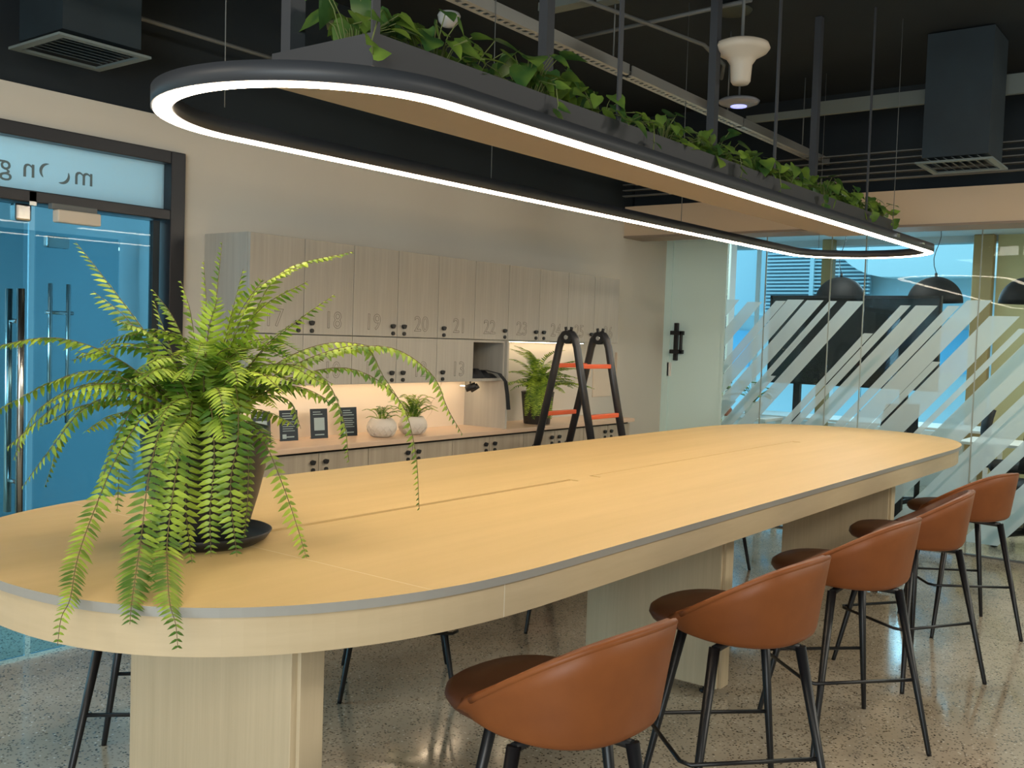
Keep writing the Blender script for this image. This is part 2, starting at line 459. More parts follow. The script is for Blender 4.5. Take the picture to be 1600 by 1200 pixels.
def letter(ch, x, size=0.125):
    return text_mesh('letter', ch, size, 'letter', lg, Matrix.Translation((x, 0, 0)) @ LM, 0, 0.0008)


letter('m', 0.135); letter('n', -0.115); letter('g', -0.215)


def arc_mesh(cx, cz, r, a0, a1, w0):
    m = MB(); n = 16; vs = []
    for i in range(n + 1):
        k = i / n; a = radians(a0 + (a1 - a0) * k); w_ = w0 * sin(pi * k) ** 0.6 + 0.001
        for rr in (r, r - w_):
            for y in (-0.0008, 0.0008): vs.append((cx + rr * cos(a), y, cz + rr * sin(a)))
    fs = []
    for i in range(n):
        a = i * 4; b = a + 4
        fs += [(a, b, b + 2, a + 2), (a + 1, a + 3, b + 3, b + 1), (a, a + 1, b + 1, b), (a + 2, b + 2, b + 3, a + 3)]
    m.add(vs, fs); m.build('crescent', 'letter', lg)


arc_mesh(0.035, -0.012, 0.034, -120, 35, 0.012)
arc_mesh(-0.035, 0.0, 0.034, 75, 240, 0.012)

# lobby behind the glass doors
struct(Bx((-3, 7.2, 0), (6.0, 7.35, 2.9)), 'wall_lobby', M('lobby_paint', (0.36, 0.46, 0.50), 0.6))
struct(Bx((3.6, WY + 0.15, 0), (3.75, 7.2, 2.9)), 'wall_lobby_side', M('lobby_side_paint', (0.30, 0.38, 0.42), 0.6))
struct(Bx((-3, WY + 0.15, 2.75), (3.75, 7.35, 2.9)), 'ceiling_lobby', M('lobby_ceiling', (0.16, 0.24, 0.27), 0.8))
area('lobby_daylight', (0.3, 5.4, 2.0), 0.9, 1.4, 60, (0.42, 0.82, 1.0), (3.2, 6.6, 0.9))  # blue fill added out of view to light the lobby surfaces
area('lobby_daylight', (-1.6, 5.6, 1.6), 1.6, 1.6, 80, (0.42, 0.82, 1.0), (2.5, 6.6, 1.2))
# lit ceiling lines seen in the lobby
for i, (x0, x1, y_, z_) in enumerate(((1.9, 2.7, 5.6, 2.2), (1.9, 2.75, 6.3, 2.16), (2.1, 2.9, 6.9, 2.05))):
    tl = Bx((x0, y_, z_), (x1, y_ + 0.03, z_ + 0.02)).build('linear_light', 'tube')
    tag(tl, ('thin white light line highest in the lobby behind the glass doors', 'thin white light line in the middle of three in the lobby',
             'thin white light line lowest in the lobby behind the glass doors')[i], 'light')
d3 = struct(Bx((2.62, 5.7, 0.02), (3.45, 5.712, 2.02)), 'door_3', 'glassL')
Bx((2.98, 5.68, 1.93), (3.12, 5.73, 2.0)).build('patch_fitting', 'steel', d3, 0.01)
m = MB()
for x in (2.98, 3.09): m.tube([(x, 5.64, 0.9), (x, 5.64, 1.72)], 0.013, 12)
m.tube([(2.95, 5.64, 1.55), (3.12, 5.64, 1.55)], 0.011, 10)
m.build('pull_handle', 'steel', d3)

# ------------------------------------------------------------------ white door and glass partition
wd = MB(); wd.box((GX - 0.01, 4.195, 0), (GX + 0.06, WY, 2.40)); wd.box((GX - 0.01, 3.675, 0), (GX + 0.06, 3.70, 2.40))
struct(wd, 'trim_5', 'whitepaint')
dd = struct(Bx((GX, 3.70, 0.01), (GX + 0.045, 4.195, 2.395)), 'door_4', 'whitepaint', 0.003)
lk = MB(); lk.box((GX - 0.022, 4.11, 1.34), (GX, 4.15, 1.67))
lk.box((GX - 0.055, 4.055, 1.40), (GX - 0.03, 4.078, 1.60)); lk.box((GX - 0.055, 4.055, 1.40), (GX, 4.17, 1.435)); lk.box((GX - 0.055, 4.055, 1.565), (GX, 4.17, 1.60))
lk.build('lock_handle', 'blackpl', dd, 0.004)
Bx((GX - 0.008, 4.2, 0.99), (GX, 4.235, 1.10)).build('hinge', 'steel', dd)
Bx((GX - 0.01, 4.17, 1.20), (GX, 4.21, 1.32)).build('strike_plate', 'white', dd)

joints = [3.675, 3.33, 2.785, 2.515, 1.68, 0.85, 0.0, -0.9, -1.8, -2.7, -3.6, -4.0]
wn = 3
panes = []
for a, b in zip(joints[:-1], joints[1:]):
    p = struct(Bx((GX, b + 0.002, 0.012), (GX + 0.012, a - 0.002, 2.405)), 'window_%d' % wn, 'glassR'); wn += 1
    panes.append((a, b, p))
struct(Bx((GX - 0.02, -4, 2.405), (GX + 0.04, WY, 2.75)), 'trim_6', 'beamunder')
struct(Bx((GX - 0.012, -4, 0), (GX + 0.024, 3.675, 0.012)), 'trim_7', 'rod')
# thin clear-plastic seals at the joints
for i, y in enumerate(joints[1:5]):
    struct(Bx((GX - 0.004, y - 0.004, 0.012), (GX, y + 0.004, 2.405)), 'trim_%d' % (8 + i), 'seal')

# frosted diagonal stripes: one film mesh per pane, rising to the right at about 47 degrees
random.seed(5)
SL = 1.18     # dz per unit toward -y


def stripe_poly(y_at_top, width, ztop, zbot):
    # top edge from y_at_top to y_at_top-width, running down toward +y
    dy = (ztop - zbot) / SL
    return [(y_at_top, ztop), (y_at_top - width, ztop), (y_at_top - width + dy, zbot), (y_at_top + dy, zbot)]


def clip(poly, lo, hi):
    def side(poly, keep, inter):
        out = []
        for i in range(len(poly)):
            a, b = poly[i], poly[(i + 1) % len(poly)]
            if keep(a): out.append(a)
            if keep(a) != keep(b): out.append(inter(a, b))
        return out
    def it(v):
        return lambda a, b: (v, a[1] + (b[1] - a[1]) * (v - a[0]) / (b[0] - a[0]))
    poly = side(poly, lambda p: p[0] <= hi, it(hi))
    if poly: poly = side(poly, lambda p: p[0] >= lo, it(lo))
    return poly


stripes = []
y = 3.86
rnd = random.Random(11)
ends = [(3.672, .12, 1.878), (3.48, .13, 1.86), (3.233, .088, 1.87), (3.131, .136, 1.88), (2.969, .138, 1.876), (2.787, .063, 1.87), (2.643, .134, 1.87),
        (2.233, .075, 1.84), (2.122, .16, 1.84), (1.89, .084, 1.84), (1.759, .167, 1.882), (1.603, .201, 1.768), (1.405, .054, 1.68), (1.346, .114, 1.597),
        (1.211, .23, 1.749), (0.942, .089, 1.69), (0.821, .173, 1.755), (0.55, .10, 1.80), (0.36, .2, 1.7), (0.1, .12, 1.85), (-0.15, .22, 1.8),
        (-0.5, .1, 1.7), (-0.8, .25, 1.85), (-1.2, .1, 1.8), (-1.5, .2, 1.7), (-1.9, .2, 1.85), (2.50, .07, 1.62), (2.40, .05, 1.45), (1.98, .06, 1.42)]
low = [(3.75, .10, 1.55), (3.75, .13, 1.32), (3.70, .16, 1.02), (3.30, .10, 1.25)]
for a, b, p in panes:
    mb = MB()
    for yt, wd_, zt in ends + low:
        P = clip(stripe_poly(yt, wd_, zt, 0.10), b + 0.002, a - 0.002)
        if len(P) >= 3:
            n = len(P); vs = [(GX - 0.0012, q[0], q[1]) for q in P] + [(GX - 0.0004, q[0], q[1]) for q in P]
            mb.add(vs, [tuple(range(n)), tuple(reversed(range(n, 2 * n)))] + [(i, (i + 1) % n, n + (i + 1) % n, n + i) for i in range(n)])
    if mb.v: mb.build('frosted_stripes', 'frost', p)

# ------------------------------------------------------------------ office behind the partition
struct(Bx((GX, WY, 0), (9.3, WY + 0.15, 2.9)), 'wall_office_left', 'officewall')
struct(Bx((7.40, -4, 2.75), (12.0, 7.5, 2.95)), 'ceiling_office', 'officewall')
WX = 11.6
struct(Bx((WX - 0.1, -4, 0), (WX + 0.1, 7.5, 0.62)), 'wall_far', 'white')
struct(Bx((WX - 0.1, -4, 2.68), (WX + 0.1, 7.5, 2.95)), 'trim_14', 'officewall')
struct(Bx((WX - 0.12, -4, 0), (WX + 0.1, 2.30, 2.75)), 'wall_far_right', 'olive')
struct(Bx((9.15, WY + .15, 0), (9.3, 7.5, 2.9)), 'wall_office_end', 'officewall')
for i, (ya, yb) in enumerate(((7.4, 5.0), (5.0, 4.16), (4.02, 3.7), (3.7, 2.47))):
    p = struct(Bx((WX, yb, 0.62), (WX + 0.015, ya, 2.68)), 'window_%d' % (wn), 'glassW'); wn += 1
for i, (yc, w_) in enumerate(((4.09, 0.13), (2.42, 0.20))):
    c = Bx((WX - 0.22, yc - w_ / 2, 0), (WX - 0.10, yc + w_ / 2, 2.75)).build('column', 'column', None, 0.01)
    tag(c, ('slim bronze window column between the louvres and the curved facade', 'wide dark bronze column beside the olive office wall')[i], 'column')
mu = Bx((WX - 0.06, 4.98, 0.62), (WX - 0.01, 5.02, 2.68))
struct(mu, 'trim_15', 'white')

# neighbouring building outside the office windows
fb = empty('neighbouring_building', (14.5, 4, 0), 0, 'pale neighbouring building with louvres and blue windows outside the office window', 'building')


def fbox(a, b, name, mat, bev=0):
    return Bx((a[0] - 14.5, a[1] - 4, a[2]), (b[0] - 14.5, b[1] - 4, b[2])).build(name, mat, fb, bev)


fbox((14.5, -1, -3), (14.8, 11, 6), 'wall', 'facade')
# upper recess with a curved lower-left corner
m = MB(); pts = [(-3.5, 4.2), (-3.5, 2.50)]
for i in range(13):
    a = pi / 2 * i / 12; pts.append((0.20 + 0.85 * sin(a), 2.50 + 0.85 * (1 - cos(a))))
pts.append((1.05, 4.2))
n = len(pts); m.add([(-0.45, y_, z_) for y_, z_ in pts] + [(0.0, y_, z_) for y_, z_ in pts],
                    [tuple(range(n)), tuple(reversed(range(n, 2 * n)))] + [(i, (i + 1) % n, n + (i + 1) % n, n + i) for i in range(n)])
m.build('curved_soffit', 'soffit', fb)
for ya, yb in ((4.55, 6.0),):
    fbox((14.30, 4.50, 1.75), (14.36, 6.05, 3.2), 'louvre_backing', 'louvre')
    for k in range(26):
        z = 1.80 + k * 0.053
        fbox((14.24, 4.50, z), (14.30, 6.05, z + 0.022), 'louvre_slat', 'facade')
    fbox((14.22, 5.30, 1.7), (14.30, 5.36, 3.2), 'louvre_post', 'facade')
for i, (ya, yb, za, zb) in enumerate(((2.95, 3.9, 1.20, 1.80), (4.1, 4.9, 1.2, 1.7), (6.35, 6.85, 1.15, 1.72), (6.95, 7.4, 0.95, 1.72), (1.6, 2.8, 1.2, 1.8))):
    w_ = fbox((14.46, ya, za), (14.5, yb, zb), 'window', 'bluepane')
fbox((14.1, 1, 1.95), (14.5, 9, 2.0), 'ledge', 'facade')

# ------------------------------------------------------------------ conference table (top at 0.92 m)
TC = Vector((4.165, 2.256, 0)); TL, TW, TE, TN = 6.21, 1.651, 1.10, 2.48


def outline(L, Wd, e, N, n=28, inset=0.0):
    L -= 2 * inset; Wd -= 2 * inset; hx = L / 2 - e; P = []
    for q in range(4):
        for i in range(n + (0 if q in (1, 3) else 0)):
            a = pi / 2 * (q + i / n); c, s_ = cos(a), sin(a)
            u = (1 if c >= -1e-9 else -1) * (abs(c) ** (2 / N) * e + hx); v = (1 if s_ >= 0 else -1) * abs(s_) ** (2 / N) * Wd / 2
            if q == 1 and i == 0: P.append((hx, Wd / 2)); u = -hx
            if q == 3 and i == 0: P.append((-hx, -Wd / 2)); u = hx
            P.append((u, v))
    out = []
    for p in P:
        if not out or hypot(p[0] - out[-1][0], p[1] - out[-1][1]) > 1e-4: out.append(p)
    return out


tb = empty('conference_table', (TC.x, TC.y, 0), 0.001, 'long pale wood communal high table with rounded ends and block pedestals', 'table')


def plate_with_holes(outer, holes, z0, z1):
    bm = bmesh.new()
    loops = []
    for lp in [outer] + holes:
        top = [bm.verts.new((x, y_, z1)) for x, y_ in lp]; loops.append(top)
    es = []
    for lp in loops:
        for i in range(len(lp)): es.append(bm.edges.new((lp[i], lp[(i + 1) % len(lp)])))
    bmesh.ops.triangle_fill(bm, use_beauty=True, use_dissolve=False, edges=es)
    for f in bm.faces:
        if f.normal.z < 0: f.normal_flip()
    r = bmesh.ops.duplicate(bm, geom=bm.verts[:] + bm.edges[:] + bm.faces[:])
    vm = r['vert_map']
    for v in [g for g in r['geom'] if isinstance(g, bmesh.types.BMVert)]: v.co.z = z0
    for f in [g for g in r['geom'] if isinstance(g, bmesh.types.BMFace)]: f.normal_flip()
    for li, lp in enumerate(loops):
        for i in range(len(lp)):
            a, b = lp[i], lp[(i + 1) % len(lp)]
            try: bm.faces.new((a, vm[a], vm[b], b))
            except Exception: pass
    bmesh.ops.recalc_face_normals(bm, faces=bm.faces)
    return bm


slots = [(1.70 - TC.x, 3.40 - TC.x), (3.55 - TC.x, 5.85 - TC.x)]
SY0, SY1 = 2.205 - TC.y, 2.258 - TC.y
holes = [[(a, SY0), (b, SY0), (b, SY1), (a, SY1)] for a, b in slots]
bm = plate_with_holes(outline(TL, TW, TE, TN), holes, 0.899, 0.92)
me = bpy.data.meshes.new('tabletop'); bm.to_mesh(me); bm.free()
me.materials.append(MAT['tabletop']); me.materials.append(MAT['edge'])
for p in me.polygons:
    if abs(p.normal.z) < 0.5 and not (SY0 - .01 < p.center.y < SY1 + .01 and slots[0][0] - .01 < p.center.x < slots[1][1] + .01): p.material_index = 1
o = bpy.data.objects.new('tabletop', me); COL.objects.link(o); o.parent = tb
# apron ring under the top
o1 = outline(TL, TW, TE, TN, inset=0.012); o2 = outline(TL, TW, TE, TN, inset=0.045)
bm = plate_with_holes(o1, [o2], 0.812, 0.8988)
me = bpy.data.meshes.new('apron'); bm.to_mesh(me); bm.free(); me.materials.append(MAT['apron'])
for p in me.polygons:
    if abs(p.normal.z) < 0.5: p.use_smooth = False
o = bpy.data.objects.new('apron', me); COL.objects.link(o); o.parent = tb
for i, (a, b) in enumerate(slots):
    Bx((a - 0.01, SY0 - 0.01, 0.865), (b + 0.01, SY1 + 0.01, 0.872)).build('cable_tray', 'apron', tb)
    wdt = 0.030 if i == 0 else 0.049
    Bx((a + 0.02, SY0 + 0.0018, 0.8722), (b - 0.02, SY0 + wdt, 0.9195)).build('slot_lid', 'tabletop', tb)
for i, xc in enumerate((1.527, 3.862, 6.214)):
    # core block, side panel with a shadow gap, black levelling feet
    dx = 0.075
    y0, y1 = 1.765, 2.44
    core = MB(); core.box((xc - TC.x, y0 + 0.012 - TC.y, 0.03), (xc + 0.092 - TC.x, y1 - TC.y, 0.8985))
    pd = core.build('pedestal', 'ped', tb, 0.002)
    Bx((xc - TC.x + 0.018, y0 - TC.y, 0.03), (xc + 0.092 - TC.x, y0 + 0.0118 - TC.y, 0.8985)).build('side_panel', 'ped', pd, 0.001)
    for fy in (y0 + 0.08, y1 - 0.08):
        for fx in (0.028, 0.066):
            MB().lathe([(0, 0), (0.022, 0), (0.022, 0.008), (0.008, 0.012), (0.008, 0.03), (0, 0.03)], 14, (xc + fx - TC.x, fy - TC.y, 0)).build('levelling_foot', 'black', pd)

# ------------------------------------------------------------------ bar stools
def superel(a, rx, ry, N=2.5):
    c, s_ = cos(a), sin(a)
    return (rx * (1 if c >= 0 else -1) * abs(c) ** (2 / N), ry * (1 if s_ >= 0 else -1) * abs(s_) ** (2 / N))


def make_stool():
    root = empty('bar_stool', (0, 0, 0))
    RX, RY = 0.242, 0.238
    n = 56; prof = 13
    mb = MB(); vs = []
    def rimz(y_):
        k = min(1, max(0, (y_ + RY) / 0.43))
        k = min(1, max(0, (y_ + RY) / 0.375))
        z_ = 0.868 - 0.222 * (k ** 1.10)
        return z_ if y_ < 0.10 else z_ - 0.020 * min(1, (y_ - 0.10) / 0.06)
    for i in range(n):
        a = 2 * pi * i / n
        x1, y1 = superel(a, RX, RY)
        rz = rimz(y1)
        for j in range(prof):
            t = j / (prof - 1)
            if t < 0.45:
                k = t / 0.45; r = 0.80 * k; z = 0.606 + 0.008 * k * k
            else:
                k = (t - 0.45) / 0.55
                q = min(1, k / 0.45)
                r = 0.80 + 0.105 * sin(q * pi / 2) + 0.125 * max(0, k - 0.45) / 0.55
                zb = 0.614 + 0.032 * (1 - cos(q * pi / 2)) * max(0.0, rz - 0.614) / 0.25
                z = zb if k <= 0.45 else zb + (rz - zb) * ((k - 0.45) / 0.55)
            if y1 > 0.10 and t >= 0.45: r *= 1 - 0.07 * min(1, (y1 - 0.10) / 0.08)
            z = max(z, 0) + 0.020 * max(0, y1 * r / RY) * max(0, min(1, (0.67 - z) / 0.05))
            vs.append((x1 * r, y1 * r, z))
    fs = []
    for i in range(n):
        for j in range(prof - 1):
            a_ = i * prof + j; b_ = ((i + 1) % n) * prof + j
            fs.append((a_, b_, b_ + 1, a_ + 1))
    mb.add(vs, fs, True)
    sh = mb.build('shell', 'leather', root, solid=0.026)
    bmm = bmesh.new(); bmm.from_mesh(sh.data); bmesh.ops.remove_doubles(bmm, verts=bmm.verts, dist=0.0005)
    bmesh.ops.recalc_face_normals(bmm, faces=bmm.faces); bmm.to_mesh(sh.data); bmm.free()
    for p in sh.data.polygons: p.use_smooth = True
    sh.modifiers['solid'].offset = -1
    sh.data.materials.append(MAT['leather_dark']); sh.modifiers['solid'].material_offset = 1; sh.modifiers['solid'].material_offset_rim = 0
    # piping along the rim
    pts = []
    for i in range(n):
        a = 2 * pi * i / n; x1, y1 = superel(a, RX, RY)
        if y1 < 0.085: pts.append((a, x1 * 1.0, y1 * 1.0, rimz(y1) - 0.002))
    pts = [q for q in pts if q[0] > pi / 2] + [q for q in pts if q[0] <= pi / 2]
    MB().tube([q[1:] for q in pts], 0.0085, 8).build('rim_piping', 'leather', root)
    # seat cushion
    mb = MB(); vs = []; rings = [(0.0, 0.622), (0.86, 0.622), (0.96, 0.627), (1.0, 0.642), (0.985, 0.658), (0.92, 0.670), (0.6, 0.676), (0.0, 0.674)]
    for i in range(40):
        a = 2 * pi * i / 40; x1, y1 = superel(a, 0.216, 0.240, 2.6)
        for r, z in rings: vs.append((x1 * r, y1 * r + 0.045, z))
    m_ = len(rings); fs = []
    for i in range(40):
        for j in range(m_ - 1):
            a_ = i * m_ + j; b_ = ((i + 1) % 40) * m_ + j; fs.append((a_, b_, b_ + 1, a_ + 1))
    mb.add(vs, fs, True); mb.build('seat', 'leather_dark', root)
    # frame: turned about 50 degrees relative to the seat, as photographed
    A = radians(51)
    def R2(x, y_): return (x * cos(A) - y_ * sin(A), x * sin(A) + y_ * cos(A))
    def lerp(z):
        k = 1 - z / 0.60; return 0.135 + 0.098 * k
    legs = []
    for sx, sy in ((1, 1), (1, -1), (-1, 1), (-1, -1)):
        t = R2(sx * lerp(0.60), sy * lerp(0.60)); b = R2(sx * lerp(0), sy * lerp(0))
        MB().tube([(b[0], b[1], 0), (b[0] + (t[0] - b[0]) * .02, b[1] + (t[1] - b[1]) * .02, 0.012), (t[0], t[1], 0.597)], [0.009, 0.0095, 0.0168], 12).build('leg', 'black', root)
    m = MB(); k = 0.135
    for a_, b_ in (((k, k), (-k, -k)), ((k, -k), (-k, k))):
        p0 = R2(*a_); p1 = R2(*b_)
        m.tube([(p0[0], p0[1], 0.592), (p1[0], p1[1], 0.592)], 0.0125, 8)
    m.build('seat_frame', 'black', root)
    zz = 0.272; k = lerp(zz)
    P = [(k, -k), (k + 0.012, k + 0.03), (k - 0.02, k + 0.052), (-k + 0.02, k + 0.052), (-k - 0.012, k + 0.03), (-k, -k)]
    MB().tube([(*R2(*q), zz) for q in P], 0.0068, 8).build('footrest', 'black', root)
    return root


st0 = make_stool()
near = [(1.965, 1.275, -5, 'brown leather bar stool with black legs, nearest the camera on the window side'),
        (2.89, 1.255, -5, 'brown leather bar stool with black legs, second nearest on the open side of the table'),
        (3.83, 1.235, -4, 'brown leather bar stool with black legs, middle one of the five on the open side'),
        (4.78, 1.245, 6, 'brown leather bar stool with black legs, second farthest on the open side'),
        (5.76, 1.25, -15, 'brown leather bar stool with black legs, farthest along the open side, nearest the glass')]
near[0] = (1.925, 1.275, -5, 'brown leather bar stool with black legs, largest and nearest in the foreground')
far = [(1.91, 2.88, 174, 'bar stool behind the near pedestal, only black legs and footrest showing'),
       (3.07, 2.89, 174, 'bar stool across the table, black legs seen between the two front pedestals'),
       (4.35, 2.90, 174, 'bar stool across the table, leg tips showing left of the middle pedestal'),
       (6.2, 2.98, 174, 'bar stool across the table, one black leg showing right of the middle pedestal')]
for i, (x, y_, d, lb) in enumerate(near + far):
    o = st0 if i == 0 else copy_tree(st0)
    o.location = (x, y_, 0); o.rotation_euler = (0, 0, radians(d))
    tag(o, lb, 'bar stool', 'leather bar stools in a row on the open side of the table' if i < 5 else 'bar stools on the locker side of the table')

# ------------------------------------------------------------------ pendant light ring and planter
ring = empty('ring_pendant_light', (4.229, 2.144, 2.1), 0.007, 'huge dark oval ring pendant light with glowing white underside above the table', 'pendant light')
ring.rotation_euler = (0, -0.009, 0.007)


def stadium(L, Wd, n=110):
    r = Wd / 2; hx = L / 2 - r; P = []
    for i in range(n + 1):
        a = -pi / 2 + pi * i / n; P.append((hx + r * cos(a), r * sin(a)))
    for i in range(n + 1):
        a = pi / 2 + pi * i / n; P.append((-hx + r * cos(a), r * sin(a)))
    return P


def ringmesh(L, Wd, w_, z0, z1):
    A_ = stadium(L, Wd); B_ = stadium(L - 2 * w_, Wd - 2 * w_); n = len(A_); m = MB()
    vs = [(*p, z0) for p in A_] + [(*p, z1) for p in A_] + [(*p, z0) for p in B_] + [(*p, z1) for p in B_]
    fs = []
    for i in range(n):
        j = (i + 1) % n
        fs += [(i, j, n + j, n + i), (2 * n + j, 2 * n + i, 3 * n + i, 3 * n + j), (j, i, 2 * n + i, 2 * n + j), (n + i, n + j, 3 * n + j, 3 * n + i)]
    m.add(vs, fs)
    for q in range(0, len(m.sm), 4): m.sm[q] = m.sm[q + 1] = True
    return m


ringmesh(5.56, 0.942, 0.058, 0.004, 0.052).build('housing', 'housing', ring)
ringmesh(5.548, 0.930, 0.046, 0.0, 0.006).build('diffuser', 'glow', ring)
for x, y_ in ((-2.45, 0.28), (2.45, 0.30), (1.55, -0.445), (0.7, 0.445), (-1.0, 0.445)):
    MB().tube([(x, y_, 0.05), (x, y_, 1.24)], 0.0018, 6).build('suspension_cable', 'rod', ring)
MB().box((1.52, -0.479, 0.02), (1.58, -0.471, 0.04)).box((2.05, -0.479, 0.025), (2.11, -0.471, 0.035)).build('cable_clamp', 'steel', ring)

pl = empty('hanging_planter', (3.845, 1.755, 2.163), 0.007, 'long dark metal planter trough hanging on the near side of the ring light', 'planter')
pl.rotation_euler = (0, -0.009, 0.007)
PX0, PX1 = -2.14, 2.14
m = MB(); t_ = 0.006; PW = 0.37; PH = 0.074; PB = -0.006
m.box((PX0, 0, PB + 0.0005), (PX1, t_, PH)); m.box((PX0, PW - t_, PB + 0.0005), (PX1, PW, PH))
m.box((PX0, t_, PB + 0.0005), (PX0 + t_, PW - t_, PH)); m.box((PX1 - t_, t_, PB + 0.0005), (PX1, PW - t_, PH))
m.build('trough', 'trough', pl)
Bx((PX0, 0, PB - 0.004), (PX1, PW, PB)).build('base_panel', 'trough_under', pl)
Bx((PX0 + 0.01, 0.01, PB), (PX1 - 0.01, PW - 0.01, PH - 0.02)).build('soil', 'soil', pl)
for xb in (-2.135, -0.99, 0.35, 1.66):
    for yb in (0.008, PW - 0.065):
        wdt = 0.026 if yb < 0.1 else 0.05
        if xb > -2: wdt *= 0.9
        Bx((xb, yb, PH - 0.06), (xb + wdt, yb + 0.006 + (0.03 if yb > .1 else 0), 1.17)).build('hanger_bar', 'housing', pl)


# pothos plants in the trough
def heart_leaf(mb, base, direction, normal, L):
    d = direction.normalized(); nrm = (normal - d * normal.dot(d)).normalized(); s_ = d.cross(nrm)
    prof = [(0.0, 0.0), (-0.08, 0.30), (0.10, 0.44), (0.35, 0.42), (0.65, 0.24), (1.0, 0.0)]
    c = [base + d * (L * x) + nrm * (-0.18 * L * x * x) for x, w_ in prof]
    ctr = [base, base + d * (0.02 * L), base + d * 0.12 * L, base + d * 0.36 * L - nrm * 0.03 * L, base + d * 0.66 * L - nrm * 0.09 * L, base + d * L - nrm * 0.2 * L]
    l = [ctr[i] + s_ * (prof[i][1] * L) + d * ((prof[i][0] - [0, .02, .12, .36, .66, 1][i]) * L) + nrm * (0.12 * prof[i][1] * L) for i in range(6)]
    r = [ctr[i] - s_ * (prof[i][1] * L) + d * ((prof[i][0] - [0, .02, .12, .36, .66, 1][i]) * L) + nrm * (0.12 * prof[i][1] * L) for i in range(6)]
    vs = ctr + l[1:5] + r[1:5]
    fs = [(0, 1, 6), (1, 2, 7, 6), (2, 3, 8, 7), (3, 4, 9, 8), (4, 5, 9), (0, 10, 1), (1, 10, 11, 2), (2, 11, 12, 3), (3, 12, 13, 4), (4, 13, 5)]
    mb.add(vs, fs, True)


rnd = random.Random(3)
NP = 20
Rp = Matrix.Rotation(0.007, 3, 'Z') @ Matrix.Rotation(-0.009, 3, 'Y')
order = ['first', 'second', 'third', 'fourth', 'fifth', 'sixth', 'seventh', 'eighth', 'ninth', 'tenth', 'eleventh', 'twelfth',
         'thirteenth', 'fourteenth', 'fifteenth', 'sixteenth', 'seventeenth', 'eighteenth', 'nineteenth', 'last']
for i in range(NP):
    lx = PX0 + 0.10 + (PX1 - PX0 - 0.20) * (i / (NP - 1))
    ly = 0.09 if i % 2 else 0.17
    pos = Vector((3.845, 1.755, 2.163)) + Rp @ Vector((lx, ly, PH - 0.02))
    pt = empty('trailing_pothos', pos, 0, '%s trailing pothos plant along the hanging planter, counted from its near end' % order[i], 'plant', 'pothos plants in the hanging planter')
    big = 1.15 if i < 5 else 0.95
    vines = MB(); leaves = MB()
    for k in range(30 if i < 6 else 34):
        az = rnd.uniform(0, 2 * pi); sp = rnd.uniform(0.02, 0.17)
        tx, ty = cos(az) * sp, sin(az) * sp * 0.8
        if i == 0: tx = abs(tx) * .6 - 0.12 * rnd.random() * (k % 4 == 0)
        h = rnd.uniform(0.02, 0.15) * big * (1.0 if sp < .12 else .7)
        b0 = Vector((tx * .2, ty * .2, 0)); tip = Vector((tx, ty, h))
        mid = (b0 + tip) / 2 + Vector((0, 0, 0.03))
        vines.tube([b0, mid, tip], 0.0016, 5, cap=False)
        d = Vector((tx, ty, rnd.uniform(-0.12, 0.02))); 
        if d.length < 0.02: d = Vector((1, 0, 0))
        heart_leaf(leaves, tip, d, Vector((rnd.uniform(-.5, .5), rnd.uniform(-.9, .3), 1)), rnd.uniform(0.05, 0.085) * big)
    # a trailing runner over the front lip on some plants
    if i in (3, 6, 9, 11, 14, 17, 19, 0):
        dx = rnd.uniform(-0.05, 0.05); x0 = dx if i else -0.10
        fall = rnd.uniform(0.02, 0.07)
        path = [Vector((0, 0, 0.0)), Vector((x0 * .5, -0.05, 0.07)), Vector((x0, -ly - 0.018, 0.05)), Vector((x0 * 1.3, -ly - 0.028, 0.0 - fall * .3)), Vector((x0 * 1.2, -ly - 0.022, -fall))]
        vines.tube(path, 0.002, 5)
        for q in range(1, 5):
            heart_leaf(leaves, path[q], Vector((rnd.uniform(-1, 1), -.6, rnd.uniform(-.4, .5))), Vector((0, -1, .6)), 0.05)
    vines.build('vines', 'vine', pt); leaves.build('leaves', 'pothos', pt)


